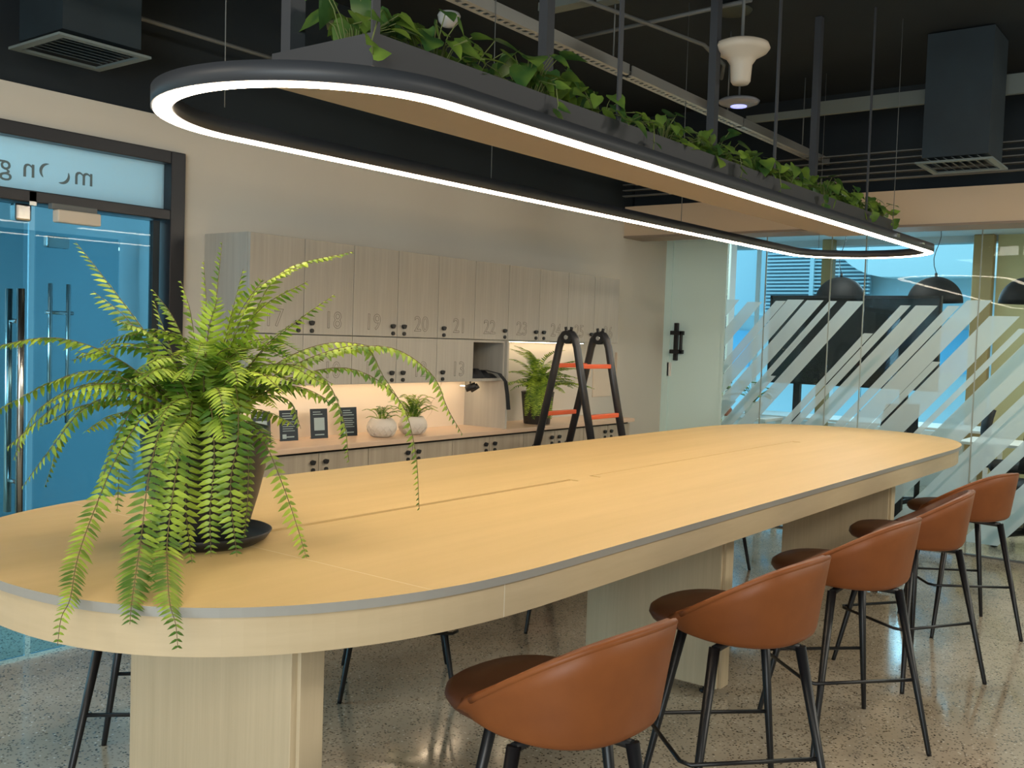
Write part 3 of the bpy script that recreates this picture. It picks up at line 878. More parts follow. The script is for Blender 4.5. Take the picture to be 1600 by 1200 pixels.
# ------------------------------------------------------------------ ferns
def frond_mesh(P, maxw, mb, stem, rnd, spacing=0.0135, twist=0.0, droop=0.35, start=0.10, updir=Vector((0, 0, 1))):
    """P: list of control points (Vectors) for a smooth rachis; leaflets both sides"""
    # Catmull-Rom through P
    pts = []
    Q = [P[0] * 2 - P[1]] + P + [P[-1] * 2 - P[-2]]
    for i in range(1, len(Q) - 2):
        for k in range(10):
            t = k / 10; a, b, c, d = Q[i - 1], Q[i], Q[i + 1], Q[i + 2]
            pts.append(0.5 * ((2 * b) + (c - a) * t + (2 * a - 5 * b + 4 * c - d) * t * t + (3 * b - a - 3 * c + d) * t ** 3))
    pts.append(P[-1])
    L = [0]
    for i in range(1, len(pts)): L.append(L[-1] + (pts[i] - pts[i - 1]).length)
    tot = L[-1]
    stem.tube(pts[::2] + ([pts[-1]] if len(pts) % 2 == 0 else []), 0.0018, 5, r2=0.0007, cap=False)
    s = tot * start; seg = 0; sidev = None
    while s < tot:
        while seg < len(L) - 2 and L[seg + 1] < s: seg += 1
        k = (s - L[seg]) / max(1e-6, L[seg + 1] - L[seg]); p = pts[seg].lerp(pts[seg + 1], k)
        t = (pts[min(seg + 2, len(pts) - 1)] - pts[max(seg - 1, 0)]).normalized()
        side = t.cross(updir)
        if side.length < 0.25:
            side = sidev.copy() if sidev else t.orthogonal()
        side.normalize()
        if sidev and side.dot(sidev) < 0: side = -side
        sidev = side
        nrm = side.cross(t).normalized()
        if twist:
            q = Matrix.Rotation(twist, 3, t); side = q @ side; nrm = q @ nrm
        u = s / tot
        w_ = maxw * min(1, (u - start) / 0.16 + 0.45) * (1 - max(0, (u - 0.62) / 0.38) ** 2 * 0.72)
        for sg in (-1, 1):
            d = (side * sg + t * (0.16 + 0.35 * u) - nrm * droop * rnd.uniform(.3, 1.2)).normalized()
            l = w_ * rnd.uniform(.86, 1.08); hw = max(0.0026, min(0.0066, l * 0.16))
            b = d.cross(nrm).normalized()
            dn = -nrm * (0.16 * l)
            v = [p, p + d * l * .18 + b * hw, p + d * l * .55 + b * hw * .9 + dn * .3, p + d * l + dn,
                 p + d * l * .6 - b * hw * .75 + dn * .35, p + d * l * .18 - b * hw, p + d * l * .5 + dn * .15 + nrm * 0.001]
            mb.add(v, [(0, 5, 6), (5, 4, 6), (4, 3, 6), (3, 2, 6), (2, 1, 6), (1, 0, 6)], False)
        s += spacing * rnd.uniform(.92, 1.08) * (1 if u < .8 else .8)


FC = Vector((1.627, 2.258, 0.92))
fern = empty('potted_fern', FC, 0, 'big lush fern in a black pot and saucer on the near table end', 'potted plant')
MB().lathe([(0, 0.016), (0.105, 0.016), (0.108, 0.02), (0.122, 0.06), (0.142, 0.13), (0.158, 0.20), (0.165, 0.26), (0.168, 0.295), (0.170, 0.305), (0.166, 0.312), (0.158, 0.308), (0.155, 0.27), (0.0, 0.27)], 48).build('pot', 'pot', fern)
MB().lathe([(0, 0.0), (0.145, 0.0), (0.166, 0.012), (0.180, 0.032), (0.176, 0.034), (0.160, 0.015), (0, 0.010)], 48).build('saucer', 'blackpl', fern)
MB().lathe([(0, 0.285), (0.10, 0.282), (0.152, 0.275)], 32).build('soil', 'soil', fern)
# axes of the fern as it is turned on the table: e = along one side, f = across it
E_ = Vector((sin(yaw), -cos(yaw), 0)); F_ = Vector((-cos(yaw), -sin(yaw), 0))    # right-hand side, and toward the table's near tip


def fp(r, u, d=0.0):      # metres to the side, up from the soil, and forward
    return E_ * r + F_ * d + Vector((0, 0, 0.29 + u))


rnd = random.Random(21)
FR = [
    # ([(side, up, forward) in metres from the soil ...], leaflet length)
    ([(-0.032, 0.05, 0.02), (-0.108, 0.201, 0.03), (-0.216, 0.35, 0.04), (-0.335, 0.499, 0.05)], 0.046),
    ([(-0.025, 0.052, 0.04), (-0.102, 0.186, 0.07), (-0.179, 0.3, 0.09), (-0.267, 0.371, 0.1)], 0.048),
    ([(-0.039, 0.043, 0.05), (-0.174, 0.184, 0.1), (-0.338, 0.248, 0.14), (-0.522, 0.214, 0.16)], 0.05),
    ([(-0.056, 0.043, 0.05), (-0.174, 0.153, 0.14), (-0.293, 0.151, 0.2), (-0.457, 0.054, 0.25)], 0.046),
    ([(-0.039, 0.052, 0.05), (-0.153, 0.121, 0.15), (-0.277, 0.104, 0.2), (-0.425, -0.027, 0.22)], 0.044),
    ([(-0.054, 0.041, 0.03), (-0.208, 0.088, 0.05), (-0.33, 0.028, 0.08), (-0.385, -0.14, 0.1)], 0.042),
    ([(-0.012, 0.049, 0.0), (0.01, 0.239, 0.0), (0.021, 0.394, -0.01), (0.028, 0.518, -0.02)], 0.034),
    ([(-0.014, 0.05, 0.02), (-0.001, 0.205, 0.03), (0.004, 0.341, 0.03), (-0.005, 0.462, 0.03)], 0.03),
    ([(-0.02, 0.051, 0.03), (-0.018, 0.205, 0.04), (-0.03, 0.322, 0.05), (-0.055, 0.408, 0.06)], 0.036),
    ([(0.02, 0.051, 0.02), (0.109, 0.277, 0.02), (0.202, 0.44, 0.03), (0.391, 0.5, 0.04)], 0.05),
    ([(0.02, 0.051, 0.02), (0.084, 0.259, 0.05), (0.154, 0.395, 0.07), (0.263, 0.456, 0.08)], 0.046),
    ([(0.028, 0.052, 0.02), (0.139, 0.21, 0.03), (0.241, 0.306, 0.04), (0.347, 0.385, 0.05)], 0.034),
    ([(0.031, 0.05, 0.0), (0.178, 0.193, -0.02), (0.332, 0.258, -0.02), (0.501, 0.241, -0.03)], 0.044),
    ([(0.04, 0.042, 0.0), (0.205, 0.178, 0.02), (0.41, 0.253, 0.03), (0.481, 0.171, 0.04), (0.553, 0.072, 0.05)], 0.049),
    ([(0.04, 0.042, 0.0), (0.222, 0.187, 0.02), (0.46, 0.254, 0.03), (0.599, 0.192, 0.04), (0.654, 0.092, 0.05), (0.693, 0.029, 0.05)], 0.044),
    ([(0.04, 0.044, 0.03), (0.194, 0.144, 0.04), (0.381, 0.193, 0.05), (0.519, 0.122, 0.06), (0.571, -0.01, 0.07), (0.588, -0.169, 0.08)], 0.034),
    ([(0.049, 0.045, 0.03), (0.177, 0.126, 0.04), (0.314, 0.165, 0.05), (0.377, 0.067, 0.06), (0.397, -0.051, 0.06)], 0.044),
    ([(0.097, 0.029, 0.08), (0.183, -0.001, 0.12), (0.231, -0.08, 0.14), (0.277, -0.192, 0.15), (0.319, -0.312, 0.16)], 0.037),
    ([(-0.012, 0.047, 0.08), (-0.077, 0.077, 0.18), (-0.124, -0.012, 0.26), (-0.155, -0.143, 0.33), (-0.122, -0.226, 0.5), (-0.067, -0.274, 0.66), (-0.062, -0.299, 0.71), (-0.06, -0.349, 0.73)], 0.036),
    ([(0.003, 0.049, 0.1), (-0.027, 0.066, 0.22), (-0.031, -0.048, 0.32), (-0.019, -0.185, 0.4), (0.028, -0.249, 0.56), (0.058, -0.287, 0.66), (0.071, -0.311, 0.7)], 0.052),
    ([(0.017, 0.051, 0.12), (0.017, 0.059, 0.22), (0.023, -0.064, 0.3), (0.033, -0.202, 0.38), (0.097, -0.247, 0.56), (0.139, -0.279, 0.665), (0.166, -0.304, 0.71), (0.178, -0.345, 0.73)], 0.046),
    ([(0.036, 0.058, 0.1), (0.12, 0.148, 0.17), (0.148, 0.024, 0.22), (0.137, -0.101, 0.24), (0.162, -0.27, 0.26)], 0.048),
    ([(0.038, 0.048, 0.08), (0.11, 0.082, 0.16), (0.161, 0.006, 0.19), (0.17, -0.105, 0.2), (0.169, -0.231, 0.22)], 0.036),
    ([(-0.006, 0.049, 0.1), (-0.041, 0.078, 0.18), (-0.051, -0.016, 0.21), (-0.059, -0.126, 0.22), (-0.062, -0.25, 0.24)], 0.048),
    ([(0.014, 0.049, 0.1), (0.02, 0.096, 0.18), (0.027, -0.012, 0.22), (0.028, -0.152, 0.24), (0.056, -0.287, 0.27)], 0.05),
    ([(0.024, 0.05, 0.1), (0.071, 0.083, 0.19), (0.093, -0.04, 0.23), (0.091, -0.164, 0.25), (0.102, -0.27, 0.27)], 0.044),
    ([(-0.035, 0.044, 0.06), (-0.131, 0.087, 0.12), (-0.18, -0.009, 0.16), (-0.203, -0.105, 0.18), (-0.209, -0.183, 0.2)], 0.042),
    ([(-0.047, 0.043, 0.05), (-0.189, 0.101, 0.1), (-0.271, 0.068, 0.14), (-0.332, -0.028, 0.18), (-0.394, -0.125, 0.2)], 0.044),
    ([(-0.039, 0.043, 0.05), (-0.147, 0.069, 0.1), (-0.171, -0.027, 0.14), (-0.174, -0.141, 0.15), (-0.176, -0.191, 0.15)], 0.038),
    ([(0.063, 0.047, 0.05), (0.154, 0.111, 0.08), (0.242, 0.107, 0.1), (0.279, 0.034, 0.11)], 0.049),
    ([(0.048, 0.053, 0.03), (0.147, 0.169, 0.06), (0.256, 0.199, 0.1), (0.361, 0.153, 0.12)], 0.046),
    ([(0.031, 0.053, 0.03), (0.083, 0.16, 0.1), (0.122, 0.196, 0.18), (0.153, 0.153, 0.25)], 0.05),
    ([(-0.02, 0.051, 0.03), (-0.041, 0.155, 0.1), (-0.062, 0.182, 0.18), (-0.087, 0.145, 0.26)], 0.05),
    ([(0.002, 0.052, 0.03), (0.016, 0.165, 0.08), (0.03, 0.209, 0.16), (0.041, 0.164, 0.25)], 0.052),
    ([(-0.038, 0.048, 0.0), (-0.083, 0.184, 0.0), (-0.12, 0.286, 0.0), (-0.146, 0.354, 0.0)], 0.044),
    ([(0.005, 0.049, 0), (0.033, 0.205, -0.04), (0.067, 0.311, -0.07), (0.092, 0.392, -0.1)], 0.046),
    ([(-0.004, 0.049, 0), (0.042, 0.215, 0.02), (0.072, 0.326, 0.03), (0.1, 0.445, 0.03)], 0.046),
    ([(0.005, 0.049, 0), (0.076, 0.233, 0.02), (0.153, 0.346, 0.03), (0.27, 0.417, 0.03)], 0.046),
    ([(-0.04, 0.049, 0.02), (-0.125, 0.134, 0.05), (-0.219, 0.198, 0.07), (-0.315, 0.212, 0.08)], 0.048),
    ([(-0.048, 0.041, 0.02), (-0.162, 0.106, 0.04), (-0.289, 0.129, 0.06), (-0.414, 0.058, 0.08), (-0.469, -0.075, 0.1)], 0.046),
    ([(.0, 0, .02), (.01, .15, .05), (.03, .28, .09), (.07, .36, .15)], 0.050),
    ([(-.01, 0, .02), (-.05, .16, .06), (-.10, .26, .12), (-.17, .30, .20)], 0.050),
    ([(.02, 0, .0), (.09, .14, .03), (.17, .24, .07), (.25, .30, .14)], 0.050),
    ([(.0, 0, .0), (.03, .18, .0), (.08, .32, .0), (.15, .42, .02)], 0.046),
    ([(-.01, 0, .0), (-.03, .17, .02), (-.07, .30, .05), (-.12, .38, .08)], 0.046),
    ([(.02, 0, .04), (.10, .11, .10), (.19, .17, .16), (.28, .16, .2)], 0.048),
]
# filler fronds around the crown
for k in range(52):
    az = rnd.uniform(0, 2 * pi); el = rnd.uniform(.5 if k % 2 else .1, 1.45); Lf = rnd.uniform(.26, .46)
    cx_, cd = cos(az), sin(az)
    p1 = (cx_ * Lf * .35 * cos(el) , Lf * .40 * sin(el) + .03, cd * Lf * .35 * cos(el))
    p2 = (cx_ * Lf * .72 * cos(el * .8), Lf * .62 * sin(el) - .0, cd * Lf * .72 * cos(el * .8))
    p3 = (cx_ * Lf * cos(el * .65), Lf * (.70 * sin(el) - .16), cd * Lf * cos(el * .65))
    FR.append(([(cx_ * .03, 0, cd * .03), p1, p2, p3], rnd.uniform(.038, .050)))
for P, w_ in FR:
    lm, stm = MB(), MB()
    pts = [fp(*q) for q in P]
    frond_mesh(pts, w_, lm, stm, rnd, spacing=0.0175, twist=rnd.uniform(-.3, .3), droop=rnd.uniform(.1, .5))
    fo = lm.build('frond', 'fern', fern)
    # stem joined in the same part with its own material slot
    me = fo.data; me.materials.append(MAT['stem'])
    bmm = bmesh.new(); bmm.from_mesh(me); sv = [bmm.verts.new(v) for v in stm.v]
    for f in stm.f:
        try:
            nf = bmm.faces.new([sv[i] for i in f]); nf.material_index = 1; nf.smooth = True
        except Exception: pass
    bmm.to_mesh(me); bmm.free()


def small_fern(root, n, Lf, w_, z0, seed, tall=1.0, spacing=0.012, side=None, matl='fern'):
    r = random.Random(seed)
    for k in range(n):
        az = 2 * pi * k / n + r.uniform(-.3, .3); el = r.uniform(.35, 1.35); L_ = Lf * r.uniform(.7, 1.1)
        c, s_ = cos(az), sin(az)
        P = [Vector((c * .02, s_ * .02, z0)), Vector((c * L_ * .35 * cos(el), s_ * L_ * .35 * cos(el), z0 + L_ * .45 * sin(el) * tall)),
             Vector((c * L_ * .7 * cos(el * .85), s_ * L_ * .7 * cos(el * .85), z0 + L_ * .72 * sin(el) * tall)),
             Vector((c * L_ * .95 * cos(el * .7), s_ * L_ * .95 * cos(el * .7), z0 + L_ * (.85 * sin(el) * tall - .15)))]
        lm, stm = MB(), MB(); frond_mesh(P, w_, lm, stm, r, spacing=spacing, droop=.3)
        o_ = len(lm.v); lm.v += stm.v; lm.f += [tuple(i + o_ for i in f) for f in stm.f]; lm.sm += stm.sm
        lm.build('frond', matl, root)


# ------------------------------------------------------------------ lockers and cabinets
LX = [3.04, 3.385, 3.737, 4.076, 4.419, 4.755, 5.102, 5.445, 5.786, 6.128, 6.467]
LX = [3.04 + (6.467 - 3.04) * i / 10 for i in range(11)]
LF = 3.90; ZT, ZM, ZL = 1.962, 1.476, 1.214
WORD = {9: 'nine', 10: 'ten', 11: 'eleven', 12: 'twelve', 13: 'thirteen', 17: 'seventeen', 18: 'eighteen', 19: 'nineteen', 20: 'twenty', 21: 'twenty-one',
        22: 'twenty-two', 23: 'twenty-three', 24: 'twenty-four', 25: 'twenty-five', 26: 'twenty-six'}
NM = [17, 18, 19, 20, 21, 22, 23, 24, 25, 26]
XZ = Matrix(((1, 0, 0, 0), (0, 0, -1, 0), (0, 1, 0, 0), (0, 0, 0, 1)))      # text upright facing -Y


def lock_part(par, x, z, y_):
    m = MB(); m.tube([(x, y_, z + 0.018), (x, y_ - 0.016, z + 0.018)], 0.0125, 12); m.box((x - 0.022, y_ - 0.018, z + 0.016), (x + 0.012, y_ - 0.010, z + 0.028))
    m.tube([(x + 0.004, y_, z - 0.022), (x + 0.004, y_ - 0.010, z - 0.022)], 0.011, 12)
    m.build('lock', 'blackpl', par)


def locker(x0, x1, z0, z1, num, lock_right, group, label):
    r = empty('locker', ((x0 + x1) / 2, LF, z0), 0, label, 'locker', group)
    w_ = (x1 - x0) / 2; h = z1 - z0; D = WY - LF - 0.002; t_ = 0.016
    b = MB(); b.box((-w_ + .0005, 0.019, 0), (-w_ + t_, D, h)); b.box((w_ - t_, 0.019, 0), (w_ - .0005, D, h))
    b.box((-w_ + t_, 0.019, 0), (w_ - t_, D, t_)); b.box((-w_ + t_, 0.019, h - t_), (w_ - t_, D, h)); b.box((-w_ + t_, D - .008, t_), (w_ - t_, D, h - t_))
    b.build('body', 'locker', r)
    if num is None: return r
    d = Bx((-w_ + .0018, 0, 0.002), (w_ - .0018, 0.018, h - 0.002)).build('door', 'locker', r, 0.001)
    nx = 0.03 if not lock_right else -0.02
    text_mesh('number', str(num), 0.125, 'groove', d, Matrix.Translation((nx, -0.0003, 0.075)) @ XZ, outline=0.0011)
    lock_part(d, (w_ - 0.04) if lock_right else (-w_ + 0.05), 0.042, 0)
    return r


for i in range(10):
    locker(LX[i], LX[i + 1], ZM, ZT, NM[i], i % 2 == 0 and i != 4 or i == 5, 'numbered upper lockers',
           'tall grey wood wall locker whose door reads %s' % WORD[NM[i]])
for i, nmb in enumerate((9, 10, 11, 12, 13)):
    locker(LX[i], LX[i + 1], ZL, ZM - 0.0015, nmb, i % 2 == 0 and i != 4, 'numbered lower lockers', 'low grey wood wall locker whose door reads %s' % WORD[nmb])
cub = locker(LX[5], LX[6], ZL, ZM - 0.0015, None, False, None, 'open doorless grey locker cubby with a black bag inside')
# LED strip under the lockers
us = empty('led_strip_light', (4.1, 4.16, ZL), 0, 'warm LED strip under the lower lockers above the counter', 'light')
Bx((-1.03, -0.012, -0.010), (0.98, 0.012, 0)).build('profile', 'steel', us)
Bx((-1.02, -0.010, -0.0135), (0.97, 0.010, -0.0102)).build('diffuser', 'undergl', us)
us2 = empty('led_strip_light', (5.8, 4.20, ZM), 0, 'warm LED strip under the upper lockers beside the ladder', 'light')
Bx((-0.65, -0.012, -0.010), (0.65, 0.012, 0)).build('profile', 'steel', us2)
Bx((-0.64, -0.010, -0.0135), (0.64, 0.010, -0.0102)).build('diffuser', 'undergl', us2)
# upright end panel between cubby and fern
tag(Bx((LX[6] + 0.001, LF, 0.900), (LX[6] + 0.020, WY - 0.001, ZM - 0.002)).build('divider_panel', 'locker'), 'thin upright wood panel between the counter and the locker row end', 'panel')
# counter and base cabinets
CZ = 0.90
ct = Bx((3.02, LF - 0.03, CZ - 0.028), (6.72, WY - 0.001, CZ)).build('countertop', 'counter', None, 0.003)
tag(ct, 'long light wood counter running under the wall lockers', 'countertop')
BX = [3.04, 3.508, 3.87, 4.225, 4.58, 4.945, 5.31, 5.675, 6.04, 6.37, 6.70]
for i in range(10):
    x0, x1 = BX[i], BX[i + 1]
    r = empty('base_cabinet', ((x0 + x1) / 2, LF, 0), 0, '%s base cabinet under the counter from the fern end' % order[i], 'cabinet', 'base cabinets under the counter')
    w_ = (x1 - x0) / 2; D = WY - LF - 0.002
    Bx((-w_ + .0005, 0.020, 0.08), (w_ - .0005, D, CZ - 0.036)).build('body', 'gapdark', r)
    Bx((-w_ + .0005, 0.06, 0), (w_ - .0005, D, 0.08)).build('plinth', 'blackpl', r)
    d = Bx((-w_ + .002, 0, 0.09), (w_ - .002, 0.018, CZ - 0.042)).build('door', 'basecab', r, 0.001)
    lock_part(d, (-w_ + 0.045) if i % 2 else (w_ - 0.045), CZ - 0.105, 0)

# bag in the cubby with hanging strap
bag = empty('folded_bag', (4.93, 4.0, ZL + 0.016), 0, 'black folded bag with its strap hanging out of the open cubby', 'bag')
m = MB(); vs = []
nx, ny = 14, 8
for i in range(nx):
    for j in range(ny):
        x = -0.13 + 0.26 * i / (nx - 1); a = pi * j / (ny - 1)
        h_ = (0.085 - 0.05 * (i / (nx - 1))) * (0.75 + .25 * sin(i * 1.7)) * sin(pi * (i + .8) / (nx + 1)) ** .4
        vs.append((x, -0.06 * cos(a) + .008 * sin(i * 2.1), h_ * sin(a) + .001))
m.add(vs, [(i * ny + j, i * ny + j + 1, (i + 1) * ny + j + 1, (i + 1) * ny + j) for i in range(nx - 1) for j in range(ny - 1)], True)
m.add([vs[j] for j in range(ny)], [tuple(range(ny))]); m.add([vs[(nx - 1) * ny + j] for j in range(ny)], [tuple(reversed(range(ny)))])
m.build('body', 'cloth', bag)
m = MB(); sp = [(0.02, -0.04, 0.05), (0.08, -0.11, 0.03), (0.115, -0.135, -0.02), (0.13, -0.14, -0.10), (0.142, -0.145, -0.20)]
vs = []; 
for x, y_, z in sp: vs += [(x - .018, y_ - .002, z), (x + .018, y_ - .002, z), (x + .018, y_ + .003, z + .002), (x - .018, y_ + .003, z + .002)]
fs = []
for i in range(len(sp) - 1):
    for j in range(4): fs.append((i * 4 + j, i * 4 + (j + 1) % 4, i * 4 + 4 + (j + 1) % 4, i * 4 + 4 + j))
fs += [(3, 2, 1, 0), tuple(len(vs) - 4 + j for j in range(4))]
m.add(vs, fs); m.build('strap', 'cloth', bag)
# small spot lamp hanging under the cubby
sl = empty('spot_lamp', (4.84, 3.99, ZL - 0.001), 0, 'small black spot lamp fixed under the open cubby, glowing', 'lamp')
m = MB(); m.tube([(0, 0, 0), (0, 0, -0.03)], 0.005, 8); m.tube([(0.02, -0.03, -0.028), (-0.02, 0.02, -0.052)], 0.022, 14); m.tube([(0.055, -0.02, -0.03), (0.03, 0.02, -0.062)], 0.018, 14)
m.build('head', 'blackpl', sl)
MB().lathe([(0, 0), (0.017, 0), (0.017, 0.003), (0, 0.003)], 16, (-0.03, 0.035, -0.035)).build('bulb', 'warmlamp', sl)
# thin cable on the splashback
cb = MB().tube([(4.86, WY - .016, 1.20), (4.83, WY - .016, 1.12), (4.76, WY - .016, 1.06), (4.77, WY - .016, 1.0), (4.70, WY - .016, 0.94), (4.66, WY - .016, 0.97), (4.62, WY - .016, 1.02)], 0.0018, 6).build('lamp_cable', 'sockets')
tag(cb, 'thin pale lamp cable looping down the lit splashback', 'cable')

# info cards on the counter
cards = [(3.335, 'dark info card partly hidden behind the big fern pot, leftmost of four'), (3.52, 'dark info card with small pale square, second of four from the left'),
         (3.735, 'dark info card with large pale square, third of four from the left'), (3.96, 'dark navy info card beside the patterned pots, rightmost of four')]
for i, (x, lb) in enumerate(cards):
    r = empty('info_card', (x, 4.15, CZ), 0, lb, 'sign', 'info cards standing on the counter')
    r.rotation_euler = (radians(-6), 0, radians(-8))
    Bx((-0.055, -0.003, 0), (0.055, 0.003, 0.165)).build('panel', 'card', r)
    Bx((-0.04, 0.004, 0), (0.04, 0.035, 0.006)).build('stand', 'blackpl', r)
    m = MB()
    for k in range(3 if i in (1, 3) else 2): m.box((-0.04, -0.0038, 0.145 - k * 0.013), (0.01 + 0.012 * k, -0.0031, 0.149 - k * 0.013))
    if i in (1, 3):
        for k in range(5): m.box((-0.04, -0.0038, 0.10 - k * 0.012), (0.035 - 0.01 * (k % 2), -0.0031, 0.103 - k * 0.012))
        m.box((-0.042, -0.0038, 0.012), (-0.018, -0.0031, 0.036))
    else: m.box((-0.034, -0.0038, 0.045), (0.034, -0.0031, 0.115))
    m.box((-0.03, -0.0038, 0.018), (0.03, -0.0031, 0.024))
    m.build('print', 'cardtext', r)

# two patterned pots with small plants
for i, (x, lb, n_, L_) in enumerate(((4.09, 'small sparse plant in a round white diamond-patterned pot, left one of the pair', 16, 0.14),
                                     (4.35, 'small bushy fern in a round white diamond-patterned pot, right one of the pair', 34, 0.20))):
    r = empty('small_potted_plant', (x, 4.02, CZ), 0, lb, 'potted plant', 'patterned pots on the counter')
    m = MB(); N_ = 48; prof = [(0.045, 0.0), (0.062, 0.006), (0.080, 0.032), (0.086, 0.055), (0.082, 0.08), (0.066, 0.102), (0.060, 0.108), (0.054, 0.104), (0.050, 0.09), (0, 0.09)]
    m.lathe([(0, 0)] + prof, N_); po = m.build('pot', 'ceramic', r)
    # raised diamond lattice
    g = MB()
    for k in range(14):
        for sg in (-1, 1):
            pts = []
            for q in range(9):
                u = q / 8; z = 0.008 + 0.09 * u; rr = 0.0865 - 0.022 * (2 * u - 1) ** 2 - 0.002 * u
                a = 2 * pi * k / 14 + sg * u * 0.9; pts.append((rr * cos(a), rr * sin(a), z))
            g.tube(pts, 0.0022, 5, cap=False)
    g.build('lattice', 'ceramic', po)
    MB().lathe([(0, 0.094), (0.049, 0.094)], 20).build('soil', 'soil', r)
    small_fern(r, n_, L_, 0.018 if i else 0.014, 0.092, 40 + i, spacing=0.009)

# big fern in black pot behind the ladder
r = empty('potted_fern', (5.62, 4.02, CZ), 0, 'medium fern in a plain black pot on the counter behind the ladder', 'potted plant')
MB().lathe([(0, 0), (0.088, 0), (0.092, 0.004), (0.115, 0.215), (0.118, 0.22), (0.113, 0.225), (0.108, 0.215), (0.106, 0.195), (0, 0.195)], 40).build('pot', 'pot', r)
rr_ = random.Random(8)
for k in range(60):
    az = rr_.uniform(0, 2 * pi); el = rr_.uniform(.25, 1.5); L_ = rr_.uniform(.28, .46)
    c, s_ = cos(az), sin(az)
    if s_ > 0: s_ *= .45
    if k % 5 == 0: c, s_ = rr_.uniform(-.95, -.1), rr_.uniform(-.75, -.1); el = rr_.uniform(.25, .6)
    dr = .45 if k % 5 == 0 else .12
    P = [Vector((c * .02, s_ * .02, .21)), Vector((c * L_ * .35 * cos(el), s_ * L_ * .35 * cos(el), .21 + L_ * .45 * sin(el) + .02)),
         Vector((c * L_ * .7 * cos(el * .85), s_ * L_ * .7 * cos(el * .85), .21 + L_ * .72 * sin(el) - dr * .12)),
         Vector((c * L_ * .9 * cos(el * .7), s_ * L_ * .9 * cos(el * .7), .21 + L_ * (.9 * sin(el)) - dr * .55))]
    lm, stm = MB(), MB(); frond_mesh(P, .038, lm, stm, rr_, spacing=.015, droop=.3)
    o_ = len(lm.v); lm.v += stm.v; lm.f += [tuple(i + o_ for i in f) for f in stm.f]; lm.sm += stm.sm
    lm.build('frond', 'fern', r)

# wall fittings by the ladder
wp = empty('access_panel', (6.84, WY - 0.001, 1.16), 0, 'flush cream access panel on the wall above the counter behind the ladder', 'wall panel')
Bx((-0.14, -0.006, -0.12), (0.14, 0, 0.12)).build('panel', 'sockets', wp, 0.002)
Bx((0.19, -0.02, -0.03), (0.20, 0, 0.24)).build('edge_strip', 'cream', wp)
sk = empty('wall_socket', (6.84, WY - 0.0075, 1.245), 0, 'small cream socket plate on the panel behind the ladder', 'socket')
sk.location = (6.62, WY - 0.001, 1.24)
Bx((-0.04, -0.008, -0.04), (0.04, 0, 0.04)).build('plate', 'sockets', sk, 0.003)
Bx((-0.015, -0.010, -0.015), (0.015, -0.008, 0.015)).build('outlet', 'cream', sk)

# ------------------------------------------------------------------ ladder
ld = empty('folding_ladder', (5.13, 3.45, 0), 0, 'black A-frame telescopic ladder with orange rungs between table and counter', 'ladder')
LZ = 1.50; LWd = 0.37; SP = 0.40
for x in (0.0, LWd):
    for sg in (-1, 1):
        m = MB(); top = Vector((x, sg * 0.052, LZ)); bot = Vector((x, sg * SP, 0.0))
        pts = [(x, 0, LZ + 0.032), (x, sg * 0.028, LZ + 0.024), (x, sg * 0.050, LZ - 0.004), (x, sg * 0.066, LZ - 0.05), top.lerp(bot, .12), top.lerp(bot, .50)]
        m.tube(pts, [0.026, 0.027, 0.026, 0.024, 0.024, 0.024], 12); m.tube([top.lerp(bot, .46), top.lerp(bot, .50)], 0.031, 12)
        m.tube([top.lerp(bot, .50), bot], 0.028, 12)
        m.build('rail', 'ladder', ld)
    m = MB(); m.tube([(x - 0.031, 0, LZ + 0.008), (x + 0.031, 0, LZ + 0.008)], 0.014, 14); m.build('hinge_bolt', 'steel', ld)
    m = MB(); m.tube([(x, -0.018, LZ + 0.05), (x, -0.022, LZ + 0.072)], 0.010, 10); m.tube([(x, 0.018, LZ + 0.05), (x, 0.022, LZ + 0.072)], 0.010, 10); m.tube([(x - 0.027, 0, LZ + 0.008), (x + 0.027, 0, LZ + 0.008)], 0.040, 20)
    m.build('hinge_cap', 'blackpl', ld)
for z in (1.33, 1.02, 0.72, 0.42, 0.14):
    for sg in (-1, 1):
        k = (LZ - z) / LZ; y_ = sg * (0.052 + (SP - 0.052) * k)
        Bx((0.02, y_ - 0.014, z - 0.014), (LWd - 0.02, y_ + 0.014, z + 0.014)).build('rung', 'orange', ld, 0.004)

# ------------------------------------------------------------------ ceiling services
def thing_mesh(mb, name, mat, label, cat, group=None, bevel=0):
    return tag(mb.build(name, mat, None, bevel), label, cat, group)


def diffuser(x, y_, z, s_, neck, label, rot):
    r = empty('air_diffuser', (x, y_, z), rot, label, 'air vent')
    m = MB(); h = s_ / 2
    for a in (-1, 1):
        m.box((-h, a * h - a * 0.035, -0.01), (h, a * h, 0.0)); m.box((a * h - a * 0.035, -h + .035, -0.01), (a * h, h - .035, 0.0))
    m.build('frame', 'cream' if neck < 0 else M('vent_grey', (0.16, 0.20, 0.20), 0.5), r)
    m = MB()
    for k in range(7):
        u = -h + 0.05 + k * (s_ - 0.1) / 7
        m.add([(-h + .04, u, -0.002), (h - .04, u, -0.002), (h - .04, u + .04, .02), (-h + .04, u + .04, .02), (-h + .04, u, .001), (h - .04, u, .001), (h - .04, u + .04, .023), (-h + .04, u + .04, .023)],
              [(0, 3, 2, 1), (4, 5, 6, 7), (0, 1, 5, 4), (1, 2, 6, 5), (2, 3, 7, 6), (3, 0, 4, 7)])
    m.build('blades', M('vent_blade', (0.09, 0.12, 0.13), 0.5), r)
    Bx((-h + .03, -h + .03, 0.025), (h - .03, h - .03, 3.34 - z)).build('plenum_box', 'duct', r)
    return r


diffuser(2.22, 3.98, 2.62, 0.40, 1, 'square ceiling air vent high above the glass entrance on the left', 0.0)
diffuser(6.28, 1.48, 2.60, 0.42, 1, 'square ceiling air vent at the right below a dark duct box', 0.0)

